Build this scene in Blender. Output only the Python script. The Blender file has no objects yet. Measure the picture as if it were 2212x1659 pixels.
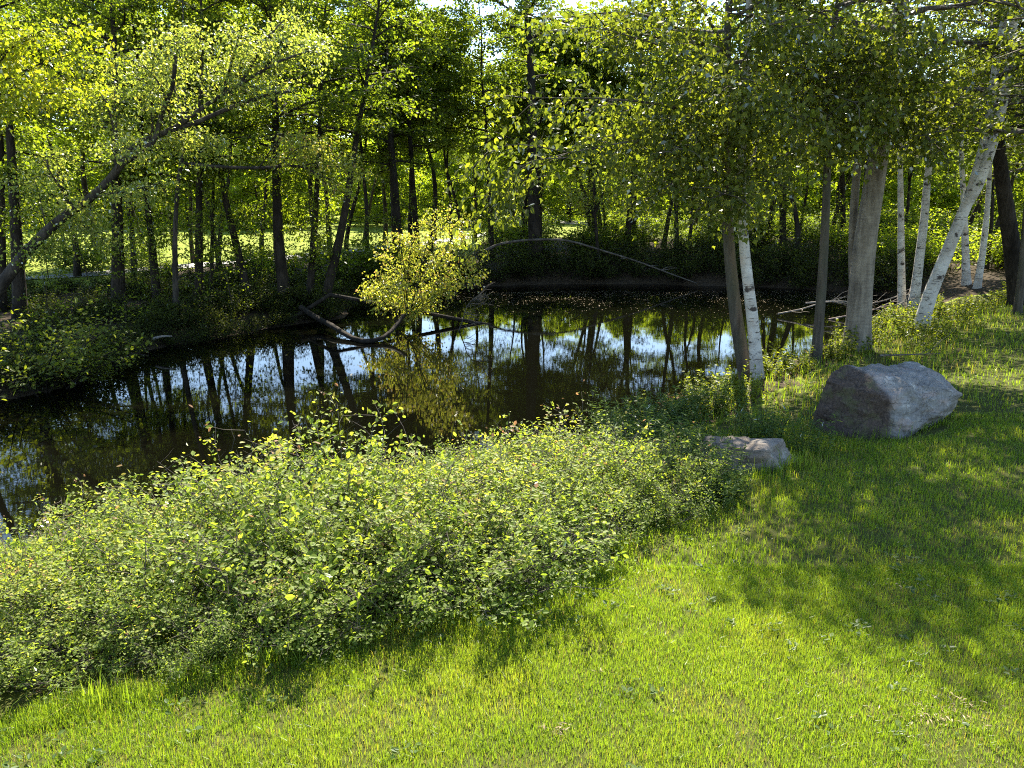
import bpy, math
import numpy as np
from mathutils import Vector

# ------------------------------------------------------------------ camera, light, exposure
SC = bpy.context.scene
COL = SC.collection
PITCH = math.radians(14.0)
FPX = 1670.0            # focal length in pixels of a 2212 pixel wide picture
CAMZ = 3.2
cam = bpy.data.cameras.new('camera')
cam.lens = FPX / 2212 * 36
cam.sensor_width = 36
cam.clip_start = 0.05
cam.clip_end = 2000
camo = bpy.data.objects.new('camera', cam)
COL.objects.link(camo)
camo.location = (0, 0, CAMZ)
camo.rotation_euler = (math.radians(90) - PITCH, 0, 0)
SC.camera = camo

SUN_EL, SUN_AZ = math.radians(50), math.radians(6)      # azimuth measured from +Y towards +X
world = bpy.data.worlds.new('World')
SC.world = world
world.use_nodes = True
wn = world.node_tree
bg = wn.nodes['Background']
sky = wn.nodes.new('ShaderNodeTexSky')
sky.sky_type = 'NISHITA'
sky.sun_disc = False
sky.sun_elevation = SUN_EL
sky.sun_rotation = SUN_AZ
sky.air_density = 1.0
sky.dust_density = 0.2
sky.ozone_density = 2.0
wn.links.new(sky.outputs[0], bg.inputs[0])
bg.inputs[1].default_value = 0.10
sd = Vector((math.sin(SUN_AZ) * math.cos(SUN_EL), math.cos(SUN_AZ) * math.cos(SUN_EL), math.sin(SUN_EL)))
sun = bpy.data.lights.new('sun', 'SUN')
sun.energy = 5.0
sun.angle = math.radians(0.53)
sun.color = (1.0, 0.93, 0.78)
suno = bpy.data.objects.new('sun', sun)
COL.objects.link(suno)
suno.rotation_euler = (-sd).to_track_quat('-Z', 'Y').to_euler()
suno.location = sd * 100

SC.view_settings.view_transform = 'Standard'
SC.view_settings.look = 'None'
SC.view_settings.gamma = 1
SC.view_settings.use_curve_mapping = False
SC.view_settings.exposure = 2.15
SC.render.engine = 'CYCLES'
cy = SC.cycles
cy.max_bounces = 12
cy.diffuse_bounces = 7
cy.glossy_bounces = 3
cy.transmission_bounces = 8
cy.transparent_max_bounces = 4
cy.caustics_reflective = False
cy.caustics_refractive = False
cy.sample_clamp_indirect = 8
cy.use_denoising = False
cy.denoising_prefilter = 'ACCURATE'
cy.pixel_filter_type = 'BLACKMAN_HARRIS'
cy.filter_width = 1.1

rng = np.random.default_rng(7)

# ------------------------------------------------------------------ small helpers
def ray(px, py):
    x = (px - 1106) / FPX
    y = -(py - 829.5) / FPX
    return np.array((x, math.cos(PITCH) + y * math.sin(PITCH), -math.sin(PITCH) + y * math.cos(PITCH)))

def W(px, py, d):
    """world point seen at photograph position px, py that lies d metres ahead"""
    r = ray(px, py)
    return np.array((0, 0, CAMZ)) + r * (d / r[1])

def sstep(a, b, x):
    t = np.clip((np.asarray(x, float) - a) / (b - a), 0, 1)
    return t * t * (3 - 2 * t)

def hash3(i, j, k, s=0):
    n = (i.astype(np.int64) * 374761393 + j.astype(np.int64) * 668265263 + k.astype(np.int64) * 2147483647 + s * 974711) & 0xffffffff
    n = ((n ^ (n >> 13)) * 1274126177) & 0xffffffff
    n = ((n ^ (n >> 16)) * 2246822519) & 0xffffffff
    return ((n ^ (n >> 15)) & 0xffffff) / float(0xffffff)

def vnoise(p, s=0):
    p = np.asarray(p, float)
    f = np.floor(p)
    t = p - f
    t = t * t * (3 - 2 * t)
    i, j, k = f[..., 0].astype(np.int64), f[..., 1].astype(np.int64), f[..., 2].astype(np.int64)
    r = 0
    for a in (0, 1):
        for b in (0, 1):
            for c in (0, 1):
                w = (t[..., 0] if a else 1 - t[..., 0]) * (t[..., 1] if b else 1 - t[..., 1]) * (t[..., 2] if c else 1 - t[..., 2])
                r = r + w * hash3(i + a, j + b, k + c, s)
    return r

def fbm(p, octv=4, s=0):
    p = np.asarray(p, float)
    a, r, tot = 1.0, 0, 0
    for o in range(octv):
        r = r + a * vnoise(p * 2 ** o + o * 17.3, s + o)
        tot += a
        a *= .5
    return r / tot

def n2(x, y, sc, s=0, octv=3):
    return fbm(np.stack([np.asarray(x) * sc, np.asarray(y) * sc, np.zeros_like(np.asarray(x, float))], -1), octv, s)

def norm(v):
    return v / np.maximum(np.linalg.norm(v, axis=-1, keepdims=True), 1e-9)

class MB:
    """collects vertices and faces; build() links them as one mesh object"""
    def __init__(s):
        s.v, s.f, s.t, s.n = [], [], [], 0
    def add(s, V, F, tint=None):
        V = np.asarray(V, float)
        F = np.asarray(F, np.int64)
        s.v.append(V)
        s.f.append(F + s.n)
        s.t.append(np.zeros(len(V)) if tint is None else np.asarray(tint, float))
        s.n += len(V)
    def mesh(s, name, mat, smooth=True):
        me = bpy.data.meshes.new(name)
        V = np.concatenate(s.v).astype(np.float32)
        me.vertices.add(len(V))
        me.vertices.foreach_set('co', V.ravel())
        ls = np.concatenate([f.ravel() for f in s.f]).astype(np.int32)
        cnt = np.concatenate([np.full(len(f), f.shape[1], np.int32) for f in s.f])
        st = np.concatenate([[0], np.cumsum(cnt)[:-1]]).astype(np.int32)
        me.loops.add(len(ls))
        me.loops.foreach_set('vertex_index', ls)
        me.polygons.add(len(cnt))
        me.polygons.foreach_set('loop_start', st)
        me.polygons.foreach_set('use_smooth', np.full(len(cnt), smooth, bool))
        at = me.attributes.new('tint', 'FLOAT', 'POINT')
        at.data.foreach_set('value', np.concatenate(s.t).astype(np.float32))
        me.update(calc_edges=True)
        me.materials.append(mat)
        return me
    def build(s, name, mat, parent=None, smooth=True):
        return link(name, s.mesh(name, mat, smooth), parent)

def link(name, me, parent=None):
    o = bpy.data.objects.new(name, me)
    if parent is not None and name in ('crown', 'foliage', 'branches', 'stems'):
        o['kind'] = 'stuff'                     # leaves and twigs too small to pick apart
    COL.objects.link(o)
    if parent is not None:
        o.parent = parent
    return o

def tag(o, label=None, cat=None, group=None, kind=None):
    if label: o['label'] = label
    if cat: o['category'] = cat
    if group: o['group'] = group
    if kind: o['kind'] = kind
    return o

def thing(name, label, cat, loc=(0, 0, 0), rz=0, group=None, scale=1):
    o = bpy.data.objects.new(name, None)
    o.empty_display_size = .2
    COL.objects.link(o)
    o.location = [float(c) for c in loc]
    o.rotation_euler = (0, 0, rz)
    o.scale = (scale,) * 3 if not hasattr(scale, '__len__') else scale
    return tag(o, label, cat, group)

def dup(root, loc, rz, scale, label, group):
    r = root.copy()
    COL.objects.link(r)
    r.location = [float(c) for c in loc]
    r.rotation_euler = (0, 0, rz)
    r.scale = (scale,) * 3 if not hasattr(scale, '__len__') else scale
    r['label'] = label
    r['group'] = group
    for ch in list(root.children):
        c = ch.copy()
        COL.objects.link(c)
        c.parent = r
    return r

def tube(path, radii, sides, wob=0, seed=0, cap=True):
    path = np.asarray(path, float)
    n = len(path)
    radii = np.broadcast_to(np.asarray(radii, float), (n,))
    t = norm(np.gradient(path, axis=0))
    mt = norm(t.mean(0))
    ref = np.array((0., 1., 0.)) if abs(mt[2]) > .75 else np.array((0., 0., 1.))
    a = norm(np.cross(np.broadcast_to(ref, t.shape), t))
    b = np.cross(t, a)
    ang = np.linspace(0, 2 * math.pi, sides, endpoint=False)
    rr = radii[:, None] * np.ones(sides)[None]
    if wob:
        q = np.stack([np.cos(ang)[None] * 1.3 + 0 * rr, np.sin(ang)[None] * 1.3 + 0 * rr, path[:, 2:3] * 1.2 + 0 * rr], -1)
        rr = rr * (1 + wob * (fbm(q + seed * 3.1, 3, seed) - .5) * 2)
    V = path[:, None] + rr[..., None] * (np.cos(ang)[None, :, None] * a[:, None] + np.sin(ang)[None, :, None] * b[:, None])
    V = V.reshape(-1, 3)
    i = np.arange(n - 1)[:, None] * sides
    j = np.arange(sides)[None]
    k = (j + 1) % sides
    F = np.stack([i + j, i + k, i + sides + k, i + sides + j], -1).reshape(-1, 4)
    return V, F

def spline(P, n):
    """Catmull-Rom through the points P, n samples"""
    P = np.asarray(P, float)
    if len(P) == 2:
        return P[0] + (P[1] - P[0]) * np.linspace(0, 1, n)[:, None]
    Q = np.vstack([2 * P[0] - P[1], P, 2 * P[-1] - P[-2]])
    u = np.linspace(0, len(P) - 1 - 1e-6, n)
    i = u.astype(int)
    t = (u - i)[:, None]
    p0, p1, p2, p3 = Q[i], Q[i + 1], Q[i + 2], Q[i + 3]
    return .5 * (2 * p1 + (p2 - p0) * t + (2 * p0 - 5 * p1 + 4 * p2 - p3) * t ** 2 + (3 * p1 - p0 - 3 * p2 + p3) * t ** 3)

SHAPES = {
    'diamond': (np.array([(0, 0, 0), (.36, .42, .07), (0, 1, -.05), (-.36, .42, .07)]), np.array([(0, 1, 2), (0, 2, 3)])),
    'oval': (np.array([(0, 0, 0), (.27, .28, .05), (.25, .68, .05), (0, 1, -.03), (-.25, .68, .05), (-.27, .28, .05)]),
             np.array([(0, 1, 2), (0, 2, 3), (0, 3, 4), (0, 4, 5)])),
    'maple': (np.array([(0, 0, 0), (.5, .30, .02), (.2, .55, .06), (.0, 1, -.08), (-.2, .55, .06), (-.5, .30, .02)]),
              np.array([(0, 1, 2), (0, 2, 4), (2, 3, 4), (0, 4, 5)])),
    'lance': (np.array([(0, 0, 0), (.11, .4, .03), (0, 1, -.12), (-.11, .4, .03)]), np.array([(0, 1, 2), (0, 2, 3)])),
}

def leaves(mb, C, axis, nrm, size, shape, R, tint=None):
    C = np.asarray(C, float)
    n = len(C)
    y = norm(axis)
    x = norm(np.cross(y, nrm))
    z = np.cross(x, y)
    S, F = SHAPES[shape]
    sz = np.broadcast_to(np.asarray(size, float), (n,))[:, None, None]
    V = C[:, None] + sz * (S[None, :, 0:1] * x[:, None] + S[None, :, 1:2] * y[:, None] + S[None, :, 2:3] * z[:, None])
    k = len(S)
    FF = (np.arange(n)[:, None, None] * k + F[None]).reshape(-1, 3)
    t = R.random(n) if tint is None else tint
    mb.add(V.reshape(-1, 3), FF, np.repeat(t, k))

# ------------------------------------------------------------------ materials
def newmat(name):
    m = bpy.data.materials.new(name)
    m.use_nodes = True
    nt = m.node_tree
    nt.nodes.clear()
    out = nt.nodes.new('ShaderNodeOutputMaterial')
    return m, nt, out

def N(nt, typ, **kw):
    n = nt.nodes.new(typ)
    for k, v in kw.items():
        if k.startswith('i_'):
            n.inputs[k[2:].replace('_', ' ')].default_value = v
        else:
            setattr(n, k, v)
    return n

def rgba(c):
    return (c[0], c[1], c[2], 1)

def ramp(nt, fac, stops):
    r = N(nt, 'ShaderNodeValToRGB')
    e = r.color_ramp.elements
    while len(e) < len(stops):
        e.new(.5)
    for k, (p, c) in enumerate(stops):
        e[k].position = p
        e[k].color = rgba(c)
    nt.links.new(fac, r.inputs[0])
    return r.outputs[0]

def leafmat(name, dif, tra, amt=.45, gloss=.05, rough=.4):
    """dif, tra: lists of (position, colour) over the per-leaf tint"""
    m, nt, out = newmat(name)
    at = N(nt, 'ShaderNodeAttribute', attribute_name='tint')
    d = N(nt, 'ShaderNodeBsdfDiffuse')
    t = N(nt, 'ShaderNodeBsdfTranslucent')
    nt.links.new(ramp(nt, at.outputs['Fac'], dif), d.inputs[0])
    nt.links.new(ramp(nt, at.outputs['Fac'], tra), t.inputs[0])
    mx = N(nt, 'ShaderNodeMixShader')
    mx.inputs[0].default_value = amt
    nt.links.new(d.outputs[0], mx.inputs[1])
    nt.links.new(t.outputs[0], mx.inputs[2])
    g = N(nt, 'ShaderNodeBsdfGlossy')
    g.inputs['Roughness'].default_value = rough
    g.inputs['Color'].default_value = (1, 1, 1, 1)
    fr = N(nt, 'ShaderNodeFresnel')
    fr.inputs[0].default_value = 1.4
    ml = N(nt, 'ShaderNodeMath', operation='MULTIPLY')
    ml.inputs[1].default_value = gloss / .028 * .16
    ml.use_clamp = True
    nt.links.new(fr.outputs[0], ml.inputs[0])
    m2 = N(nt, 'ShaderNodeMixShader')
    nt.links.new(ml.outputs[0], m2.inputs[0])
    nt.links.new(mx.outputs[0], m2.inputs[1])
    nt.links.new(g.outputs[0], m2.inputs[2])
    nt.links.new(m2.outputs[0], out.inputs[0])
    return m

def coords(nt, scale):
    tc = N(nt, 'ShaderNodeTexCoord')
    mp = N(nt, 'ShaderNodeMapping')
    mp.inputs['Scale'].default_value = scale
    nt.links.new(tc.outputs['Object'], mp.inputs[0])
    return mp.outputs[0]

def noise(nt, vec, scale, detail=4, rough=.55):
    n = N(nt, 'ShaderNodeTexNoise')
    n.inputs['Scale'].default_value = scale
    n.inputs['Detail'].default_value = detail
    n.inputs['Roughness'].default_value = rough
    nt.links.new(vec, n.inputs['Vector'])
    return n.outputs[0]

def principled(nt, out, rough=.85, spec=.25):
    p = N(nt, 'ShaderNodeBsdfPrincipled')
    p.inputs['Roughness'].default_value = rough
    p.inputs['Specular IOR Level'].default_value = spec
    nt.links.new(p.outputs[0], out.inputs[0])
    return p

def mixc(nt, fac, a, b, mode='MIX'):
    x = N(nt, 'ShaderNodeMix', data_type='RGBA', blend_type=mode)
    if isinstance(fac, (int, float)):
        x.inputs[0].default_value = fac
    else:
        nt.links.new(fac, x.inputs[0])
    for k, c in ((6, a), (7, b)):
        if isinstance(c, tuple):
            x.inputs[k].default_value = rgba(c)
        else:
            nt.links.new(c, x.inputs[k])
    return x.outputs[2]

def bump(nt, h, p, strength, dist):
    b = N(nt, 'ShaderNodeBump')
    b.inputs['Strength'].default_value = strength
    b.inputs['Distance'].default_value = dist
    nt.links.new(h, b.inputs['Height'])
    nt.links.new(b.outputs[0], p.inputs['Normal'])

def barkmat(name, dark, light, lichen=None, zs=.16, sc=22, bs=.7):
    m, nt, out = newmat(name)
    p = principled(nt, out, .92, .15)
    v = coords(nt, (1, 1, zs))
    a = noise(nt, v, sc, 6, .65)
    c = ramp(nt, a, [(.34, dark), (.64, light)])
    v2 = coords(nt, (1, 1, .5))
    bsp = noise(nt, v2, 3.2, 4)
    f = ramp(nt, bsp, [(.42, (0, 0, 0)), (.7, (1, 1, 1))])
    c = mixc(nt, f, c, lichen or tuple(x * .6 for x in dark))
    nt.links.new(c, p.inputs['Base Color'])
    bump(nt, a, p, bs, .03)
    return m

M = {}
M['bark_far'] = barkmat('bark_far', (.014, .011, .008), (.045, .036, .027))
M['bark_grey'] = barkmat('bark_grey', (.035, .029, .022), (.105, .088, .068), (.06, .06, .04), .13, 11, 1.0)
M['bark_lean'] = barkmat('bark_lean', (.025, .021, .017), (.08, .068, .055))
M['twig'] = barkmat('twig', (.06, .05, .04), (.16, .14, .115))
M['deadwood'] = barkmat('deadwood', (.14, .12, .10), (.33, .29, .25), (.2, .17, .13))
M['deadpink'] = barkmat('deadpink', (.17, .11, .09), (.34, .26, .22), (.27, .23, .2))

def smoothbark():                     # big grey trunk: smooth with faint rings
    m, nt, out = newmat('bark_ringed')
    p = principled(nt, out, .85, .2)
    a = noise(nt, coords(nt, (1.2, 1.2, 7)), 3.0, 5, .6)
    b = noise(nt, coords(nt, (1, 1, .16)), 11, 6, .65)
    l = noise(nt, coords(nt, (1, 1, .6)), 2.3, 4, .6)
    c = ramp(nt, a, [(.3, (.13, .105, .078)), (.55, (.235, .195, .145)), (.75, (.30, .26, .20))])
    c = mixc(nt, ramp(nt, l, [(.5, (0, 0, 0)), (.68, (1, 1, 1))]), c, (.07, .058, .046))
    c = mixc(nt, .5, c, ramp(nt, b, [(.35, (.06, .05, .04)), (.65, (.27, .235, .18))]))
    nt.links.new(c, p.inputs['Base Color'])
    bump(nt, b, p, .9, .03)
    return m
M['bark_ringed'] = smoothbark()

def birchbark():
    m, nt, out = newmat('bark_birch')
    p = principled(nt, out, .7, .25)
    base = noise(nt, coords(nt, (1, 1, 1)), 3.5, 5, .6)
    c = ramp(nt, base, [(.3, (.28, .25, .21)), (.55, (.46, .43, .38)), (.75, (.55, .53, .48))])
    dash = noise(nt, coords(nt, (5, 5, 38)), 1.0, 3, .6)
    c = mixc(nt, ramp(nt, dash, [(.60, (0, 0, 0)), (.66, (1, 1, 1))]), c, (.07, .055, .045))
    scar = noise(nt, coords(nt, (3.0, 3.0, 4.2)), 1.0, 5, .7)
    c = mixc(nt, ramp(nt, scar, [(.57, (0, 0, 0)), (.63, (1, 1, 1))]), c, (.045, .036, .03))
    peel = noise(nt, coords(nt, (3, 3, 2)), .9, 3)
    c = mixc(nt, ramp(nt, peel, [(.58, (0, 0, 0)), (.7, (.6, .6, .6))]), c, (.36, .27, .20))
    nt.links.new(c, p.inputs['Base Color'])
    bump(nt, dash, p, .3, .01)
    return m
M['bark_birch'] = birchbark()

G = lambda r, g, b: (r, g, b)
M['leaf_far'] = leafmat('leaf_far', [(0, G(.042, .056, .010)), (.6, G(.075, .098, .014)), (1, G(.12, .14, .02))],
                        [(0, G(.16, .23, .010)), (.6, G(.29, .39, .014)), (1, G(.46, .52, .02))], .5, .02)
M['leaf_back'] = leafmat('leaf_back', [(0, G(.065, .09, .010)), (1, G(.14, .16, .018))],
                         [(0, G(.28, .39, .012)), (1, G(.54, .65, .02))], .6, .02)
M['leaf_maple'] = leafmat('leaf_maple', [(0, G(.055, .068, .014)), (.7, G(.08, .098, .018)), (1, G(.11, .12, .02))],
                          [(0, G(.14, .175, .012)), (.7, G(.24, .29, .014)), (1, G(.42, .45, .018))], .5, .03)
M['leaf_birch'] = leafmat('leaf_birch', [(0, G(.06, .08, .014)), (1, G(.12, .14, .02))],
                          [(0, G(.22, .28, .012)), (1, G(.48, .52, .02))], .5, .03)
M['leaf_pale'] = leafmat('leaf_pale', [(0, G(.10, .14, .03)), (.7, G(.18, .22, .05)), (1, G(.26, .26, .05))],
                         [(0, G(.32, .40, .04)), (.7, G(.47, .54, .06)), (1, G(.58, .55, .06))], .5, .04)
M['leaf_yellow'] = leafmat('leaf_yellow', [(0, G(.15, .17, .012)), (.7, G(.23, .25, .014)), (1, G(.28, .25, .018))],
                           [(0, G(.34, .44, .012)), (.7, G(.52, .58, .015)), (1, G(.62, .56, .02))], .5, .03)
M['leaf_bright'] = leafmat('leaf_bright', [(0, G(.16, .20, .03)), (.75, G(.25, .28, .04)), (.9, G(.30, .29, .06)), (1, G(.30, .18, .08))],
                           [(0, G(.42, .48, .04)), (.75, G(.60, .60, .05)), (.9, G(.62, .52, .07)), (1, G(.52, .30, .10))], .5, .04)
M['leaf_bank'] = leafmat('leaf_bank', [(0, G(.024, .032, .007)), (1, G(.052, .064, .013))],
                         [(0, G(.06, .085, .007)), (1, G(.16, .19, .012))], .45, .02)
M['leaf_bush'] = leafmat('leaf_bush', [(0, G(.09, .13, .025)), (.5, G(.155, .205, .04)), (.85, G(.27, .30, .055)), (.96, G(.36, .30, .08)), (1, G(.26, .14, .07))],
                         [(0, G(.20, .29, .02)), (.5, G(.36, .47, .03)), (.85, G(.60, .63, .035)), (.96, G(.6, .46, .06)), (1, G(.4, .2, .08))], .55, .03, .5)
M['leaf_weed'] = leafmat('leaf_weed', [(0, G(.04, .075, .02)), (1, G(.09, .13, .03))],
                         [(0, G(.10, .18, .02)), (1, G(.22, .30, .025))], .42, .04)
M['leaf_dead'] = leafmat('leaf_dead', [(0, G(.10, .055, .03)), (1, G(.26, .17, .10))], [(0, G(.12, .05, .02)), (1, G(.25, .13, .05))], .25, .02)
M['straw'] = leafmat('straw', [(0, G(.30, .22, .13)), (1, G(.55, .44, .28))], [(0, G(.25, .17, .08)), (1, G(.4, .3, .16))], .25, .02)
M['grass'] = leafmat('grass', [(0, G(.065, .118, .010)), (.55, G(.125, .18, .022)), (.8, G(.19, .205, .03)), (.93, G(.24, .22, .03)), (1, G(.34, .27, .11))],
                     [(0, G(.22, .37, .008)), (.55, G(.40, .54, .02)), (.8, G(.56, .58, .03)), (.93, G(.5, .42, .03)), (1, G(.34, .25, .09))], .5, .05, .35)

def groundmat():
    m, nt, out = newmat('ground')
    p = principled(nt, out, .95, .1)
    at = N(nt, 'ShaderNodeAttribute', attribute_name='tint')     # 0 lawn, 0.5 far lawn, 1 litter or mud
    tc = N(nt, 'ShaderNodeTexCoord')
    a = noise(nt, tc.outputs['Object'], 9, 6, .7)
    b = noise(nt, tc.outputs['Object'], .7, 4, .6)
    lawn = ramp(nt, a, [(.3, (.030, .034, .010)), (.6, (.06, .066, .014)), (.8, (.11, .09, .035))])
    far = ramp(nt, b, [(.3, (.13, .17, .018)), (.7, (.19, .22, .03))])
    lit = ramp(nt, a, [(.3, (.022, .016, .010)), (.55, (.05, .036, .022)), (.75, (.10, .07, .045))])
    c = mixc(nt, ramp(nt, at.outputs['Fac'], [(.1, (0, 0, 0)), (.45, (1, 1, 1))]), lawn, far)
    c = mixc(nt, ramp(nt, at.outputs['Fac'], [(.6, (0, 0, 0)), (.9, (1, 1, 1))]), c, lit)
    nt.links.new(c, p.inputs['Base Color'])
    bump(nt, a, p, .6, .03)
    return m
M['ground'] = groundmat()

def watermat():
    m, nt, out = newmat('water')
    p = principled(nt, out, .0, .5)
    p.inputs['Base Color'].default_value = (.002, .002, .001, 1)
    p.inputs['IOR'].default_value = 1.333
    v = coords(nt, (.8, 2.2, 1))
    a = noise(nt, v, 5.0, 3, .5)
    b = noise(nt, coords(nt, (.35, .8, 1)), 1.2, 2, .5)
    mm = N(nt, 'ShaderNodeMath', operation='MULTIPLY_ADD')
    mm.inputs[1].default_value = .35
    nt.links.new(a, mm.inputs[0])
    nt.links.new(b, mm.inputs[2])
    bump(nt, mm.outputs[0], p, .022, .04)
    return m
M['water'] = watermat()

def pathmat():
    m, nt, out = newmat('path')
    p = principled(nt, out, .9, .2)
    a = noise(nt, coords(nt, (1, 1, 1)), 6, 5, .6)
    nt.links.new(ramp(nt, a, [(.3, (.22, .21, .20)), (.7, (.33, .32, .31))]), p.inputs['Base Color'])
    return m
M['path'] = pathmat()

def rockmat(name, warm=False):
    m, nt, out = newmat(name)
    p = principled(nt, out, .8, .3)
    at = N(nt, 'ShaderNodeAttribute', attribute_name='tint')      # 1 where the brown weathered face is
    a = noise(nt, coords(nt, (1, 1, 1.6)), 3.2, 8, .65)
    b = noise(nt, coords(nt, (1, 2, 3)), 2.2, 6, .6)
    fine = noise(nt, coords(nt, (1, 1, 1)), 26, 6, .7)
    grey = ramp(nt, a, [(.32, (.055, .048, .04)), (.45, (.12, .11, .095)), (.58, (.19, .18, .16)), (.66, (.42, .40, .36))])
    grey = mixc(nt, ramp(nt, b, [(.52, (0, 0, 0)), (.62, (.7, .7, .7))]), grey, (.27, .19, .15))
    brown = ramp(nt, fine, [(.3, (.022, .015, .011)), (.55, (.065, .045, .033)), (.75, (.13, .095, .07))])
    moss = noise(nt, coords(nt, (1, 1, 1)), 4.0, 5, .65)
    brown = mixc(nt, ramp(nt, moss, [(.5, (0, 0, 0)), (.64, (.8, .8, .8))]), brown, (.075, .075, .03))
    grey = mixc(nt, .3, grey, ramp(nt, fine, [(.3, (.05, .05, .05)), (.7, (.4, .38, .35))]))
    c = mixc(nt, at.outputs['Fac'], grey, brown)
    if warm:
        c = mixc(nt, .35, c, (.24, .17, .11))
    vr = N(nt, 'ShaderNodeTexVoronoi', feature='DISTANCE_TO_EDGE')
    vr.inputs['Scale'].default_value = 2.3
    wv = N(nt, 'ShaderNodeVectorMath', operation='ADD')
    nt.links.new(coords(nt, (1, 1.4, 2.2)), wv.inputs[0])
    nz = N(nt, 'ShaderNodeTexNoise')
    nz.inputs['Scale'].default_value = 3
    nt.links.new(coords(nt, (1, 1, 1)), nz.inputs['Vector'])
    nt.links.new(nz.outputs[1], wv.inputs[1])
    nt.links.new(wv.outputs[0], vr.inputs['Vector'])
    crack = ramp(nt, vr.outputs[0], [(0, (1, 1, 1)), (.02, (0, 0, 0))])
    c = mixc(nt, mixc(nt, .35, (0, 0, 0), crack), c, (.03, .026, .022))
    nt.links.new(c, p.inputs['Base Color'])
    hh = N(nt, 'ShaderNodeMath', operation='SUBTRACT')
    nt.links.new(fine, hh.inputs[0])
    nt.links.new(crack, hh.inputs[1])
    bump(nt, hh.outputs[0], p, .6, .02)
    return m
M['rock'] = rockmat('rock')
M['rock_warm'] = rockmat('rock_warm', True)

# ------------------------------------------------------------------ the ground, the pond, paths
WATER = -0.7
FAR_SHORE = [(-60, 13), (-30, 13), (-14, 13.6), (-9.9, 14.2), (-9.4, 16.9), (-9.0, 19.5), (-7.8, 21.4), (-6.7, 23.3), (-5.6, 24.2), (-5.4, 27), (-4.6, 30.5), (-1.5, 32.8), (4, 33.8), (8, 33.2), (11.5, 32.2), (14.3, 29.5), (13.9, 26.4)]
NEAR_SHORE = [(11.6, 24.4), (8.7, 20.4), (6.9, 17.9), (5.0, 15.7), (3.8, 14.4), (2.4, 12.6), (0, 10.8), (-2, 9.5), (-4.4, 8.3), (-6, 7.7), (-12, 6.4), (-30, 5), (-60, 4)]
def wiggle(P, amp):
    S = spline(np.array(P, float), len(P) * 8)
    S = S + amp * (np.stack([n2(S[:, 0], S[:, 1], .9, 5), n2(S[:, 0], S[:, 1], .9, 9)], -1) - .5) * 2
    return S
POND = np.vstack([wiggle(FAR_SHORE, .35), wiggle(NEAR_SHORE, .3)])

def shore_dist(x, y):
    """signed distance to the pond outline, positive on land"""
    x = np.asarray(x, float); y = np.asarray(y, float)
    best = np.full(x.shape, 1e9)
    ins = np.zeros(x.shape, bool)
    A, B = POND, np.roll(POND, -1, 0)
    for (ax, ay), (bx, by) in zip(A, B):
        dx, dy = bx - ax, by - ay
        L = dx * dx + dy * dy + 1e-12
        t = np.clip(((x - ax) * dx + (y - ay) * dy) / L, 0, 1)
        best = np.minimum(best, (x - ax - t * dx) ** 2 + (y - ay - t * dy) ** 2)
        if ay != by:
            ins ^= ((ay > y) != (by > y)) & (x < (bx - ax) * (y - ay) / (by - ay) + ax)
    d = np.sqrt(best)
    return np.where(ins, -d, d)

def farness(x, y):
    yc = np.interp(x, [-60, -12, -2, 6, 14, 40, 120], [9, 10.5, 18, 24, 25.6, 30, 40])
    return sstep(-1.5, 1.5, y - yc)

def H(x, y, ds=None):
    x = np.asarray(x, float); y = np.asarray(y, float)
    if ds is None:
        ds = shore_dist(x, y)
    near = WATER + .33 * sstep(-.1, .6, ds) + .37 * sstep(.3, 5, ds)
    near = near + .05 * (n2(x, y, .45, 3) - .5) * sstep(0, 2, ds)
    far = WATER + .38 * sstep(-.1, 1.2, ds) + .3 * sstep(1, 10, ds) + .35 * sstep(0, 3, ds) * sstep(-3, 2, x) + .017 * np.clip(y - 30, 0, 60) + .15 * (n2(x, y, .3, 4) - .5) * sstep(0, 2, ds)
    w = farness(x, y)
    h = near * (1 - w) + far * w
    return np.where(ds < 0, WATER + .02 - .7 * sstep(0, 1.6, -ds) + np.minimum(0, ds) * .05, h)

def axis(lo, hi, a, b, fine, coarse):
    return np.unique(np.concatenate([np.arange(lo, a, coarse), np.arange(a, b, fine), np.arange(b, hi + coarse, coarse)]))
gx = axis(-160, 160, -18, 20, .3, 4)
gy = axis(-40, 260, 2, 36, .3, 4)
X, Y = np.meshgrid(gx, gy)
DS = shore_dist(X, Y)
Z = H(X, Y, DS)
w = farness(X, Y)
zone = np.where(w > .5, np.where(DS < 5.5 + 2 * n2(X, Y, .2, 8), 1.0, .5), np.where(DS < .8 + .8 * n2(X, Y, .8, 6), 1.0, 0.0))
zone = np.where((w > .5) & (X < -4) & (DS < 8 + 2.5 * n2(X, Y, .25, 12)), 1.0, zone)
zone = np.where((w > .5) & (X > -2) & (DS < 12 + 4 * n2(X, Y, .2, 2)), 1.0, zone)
mb = MB()
nx, ny = len(gx), len(gy)
ii = (np.arange(ny - 1)[:, None] * nx + np.arange(nx - 1)[None])
mb.add(np.stack([X, Y, Z], -1).reshape(-1, 3), np.stack([ii, ii + 1, ii + nx + 1, ii + nx], -1).reshape(-1, 4), zone.ravel())
tag(mb.build('ground', M['ground']), kind='structure')

mb = MB()
mb.add([(-70, 0, WATER), (30, 0, WATER), (30, 45, WATER), (-70, 45, WATER)], [(0, 1, 2, 3)])
tag(mb.build('pond_water', M['water']), kind='structure')

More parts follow.
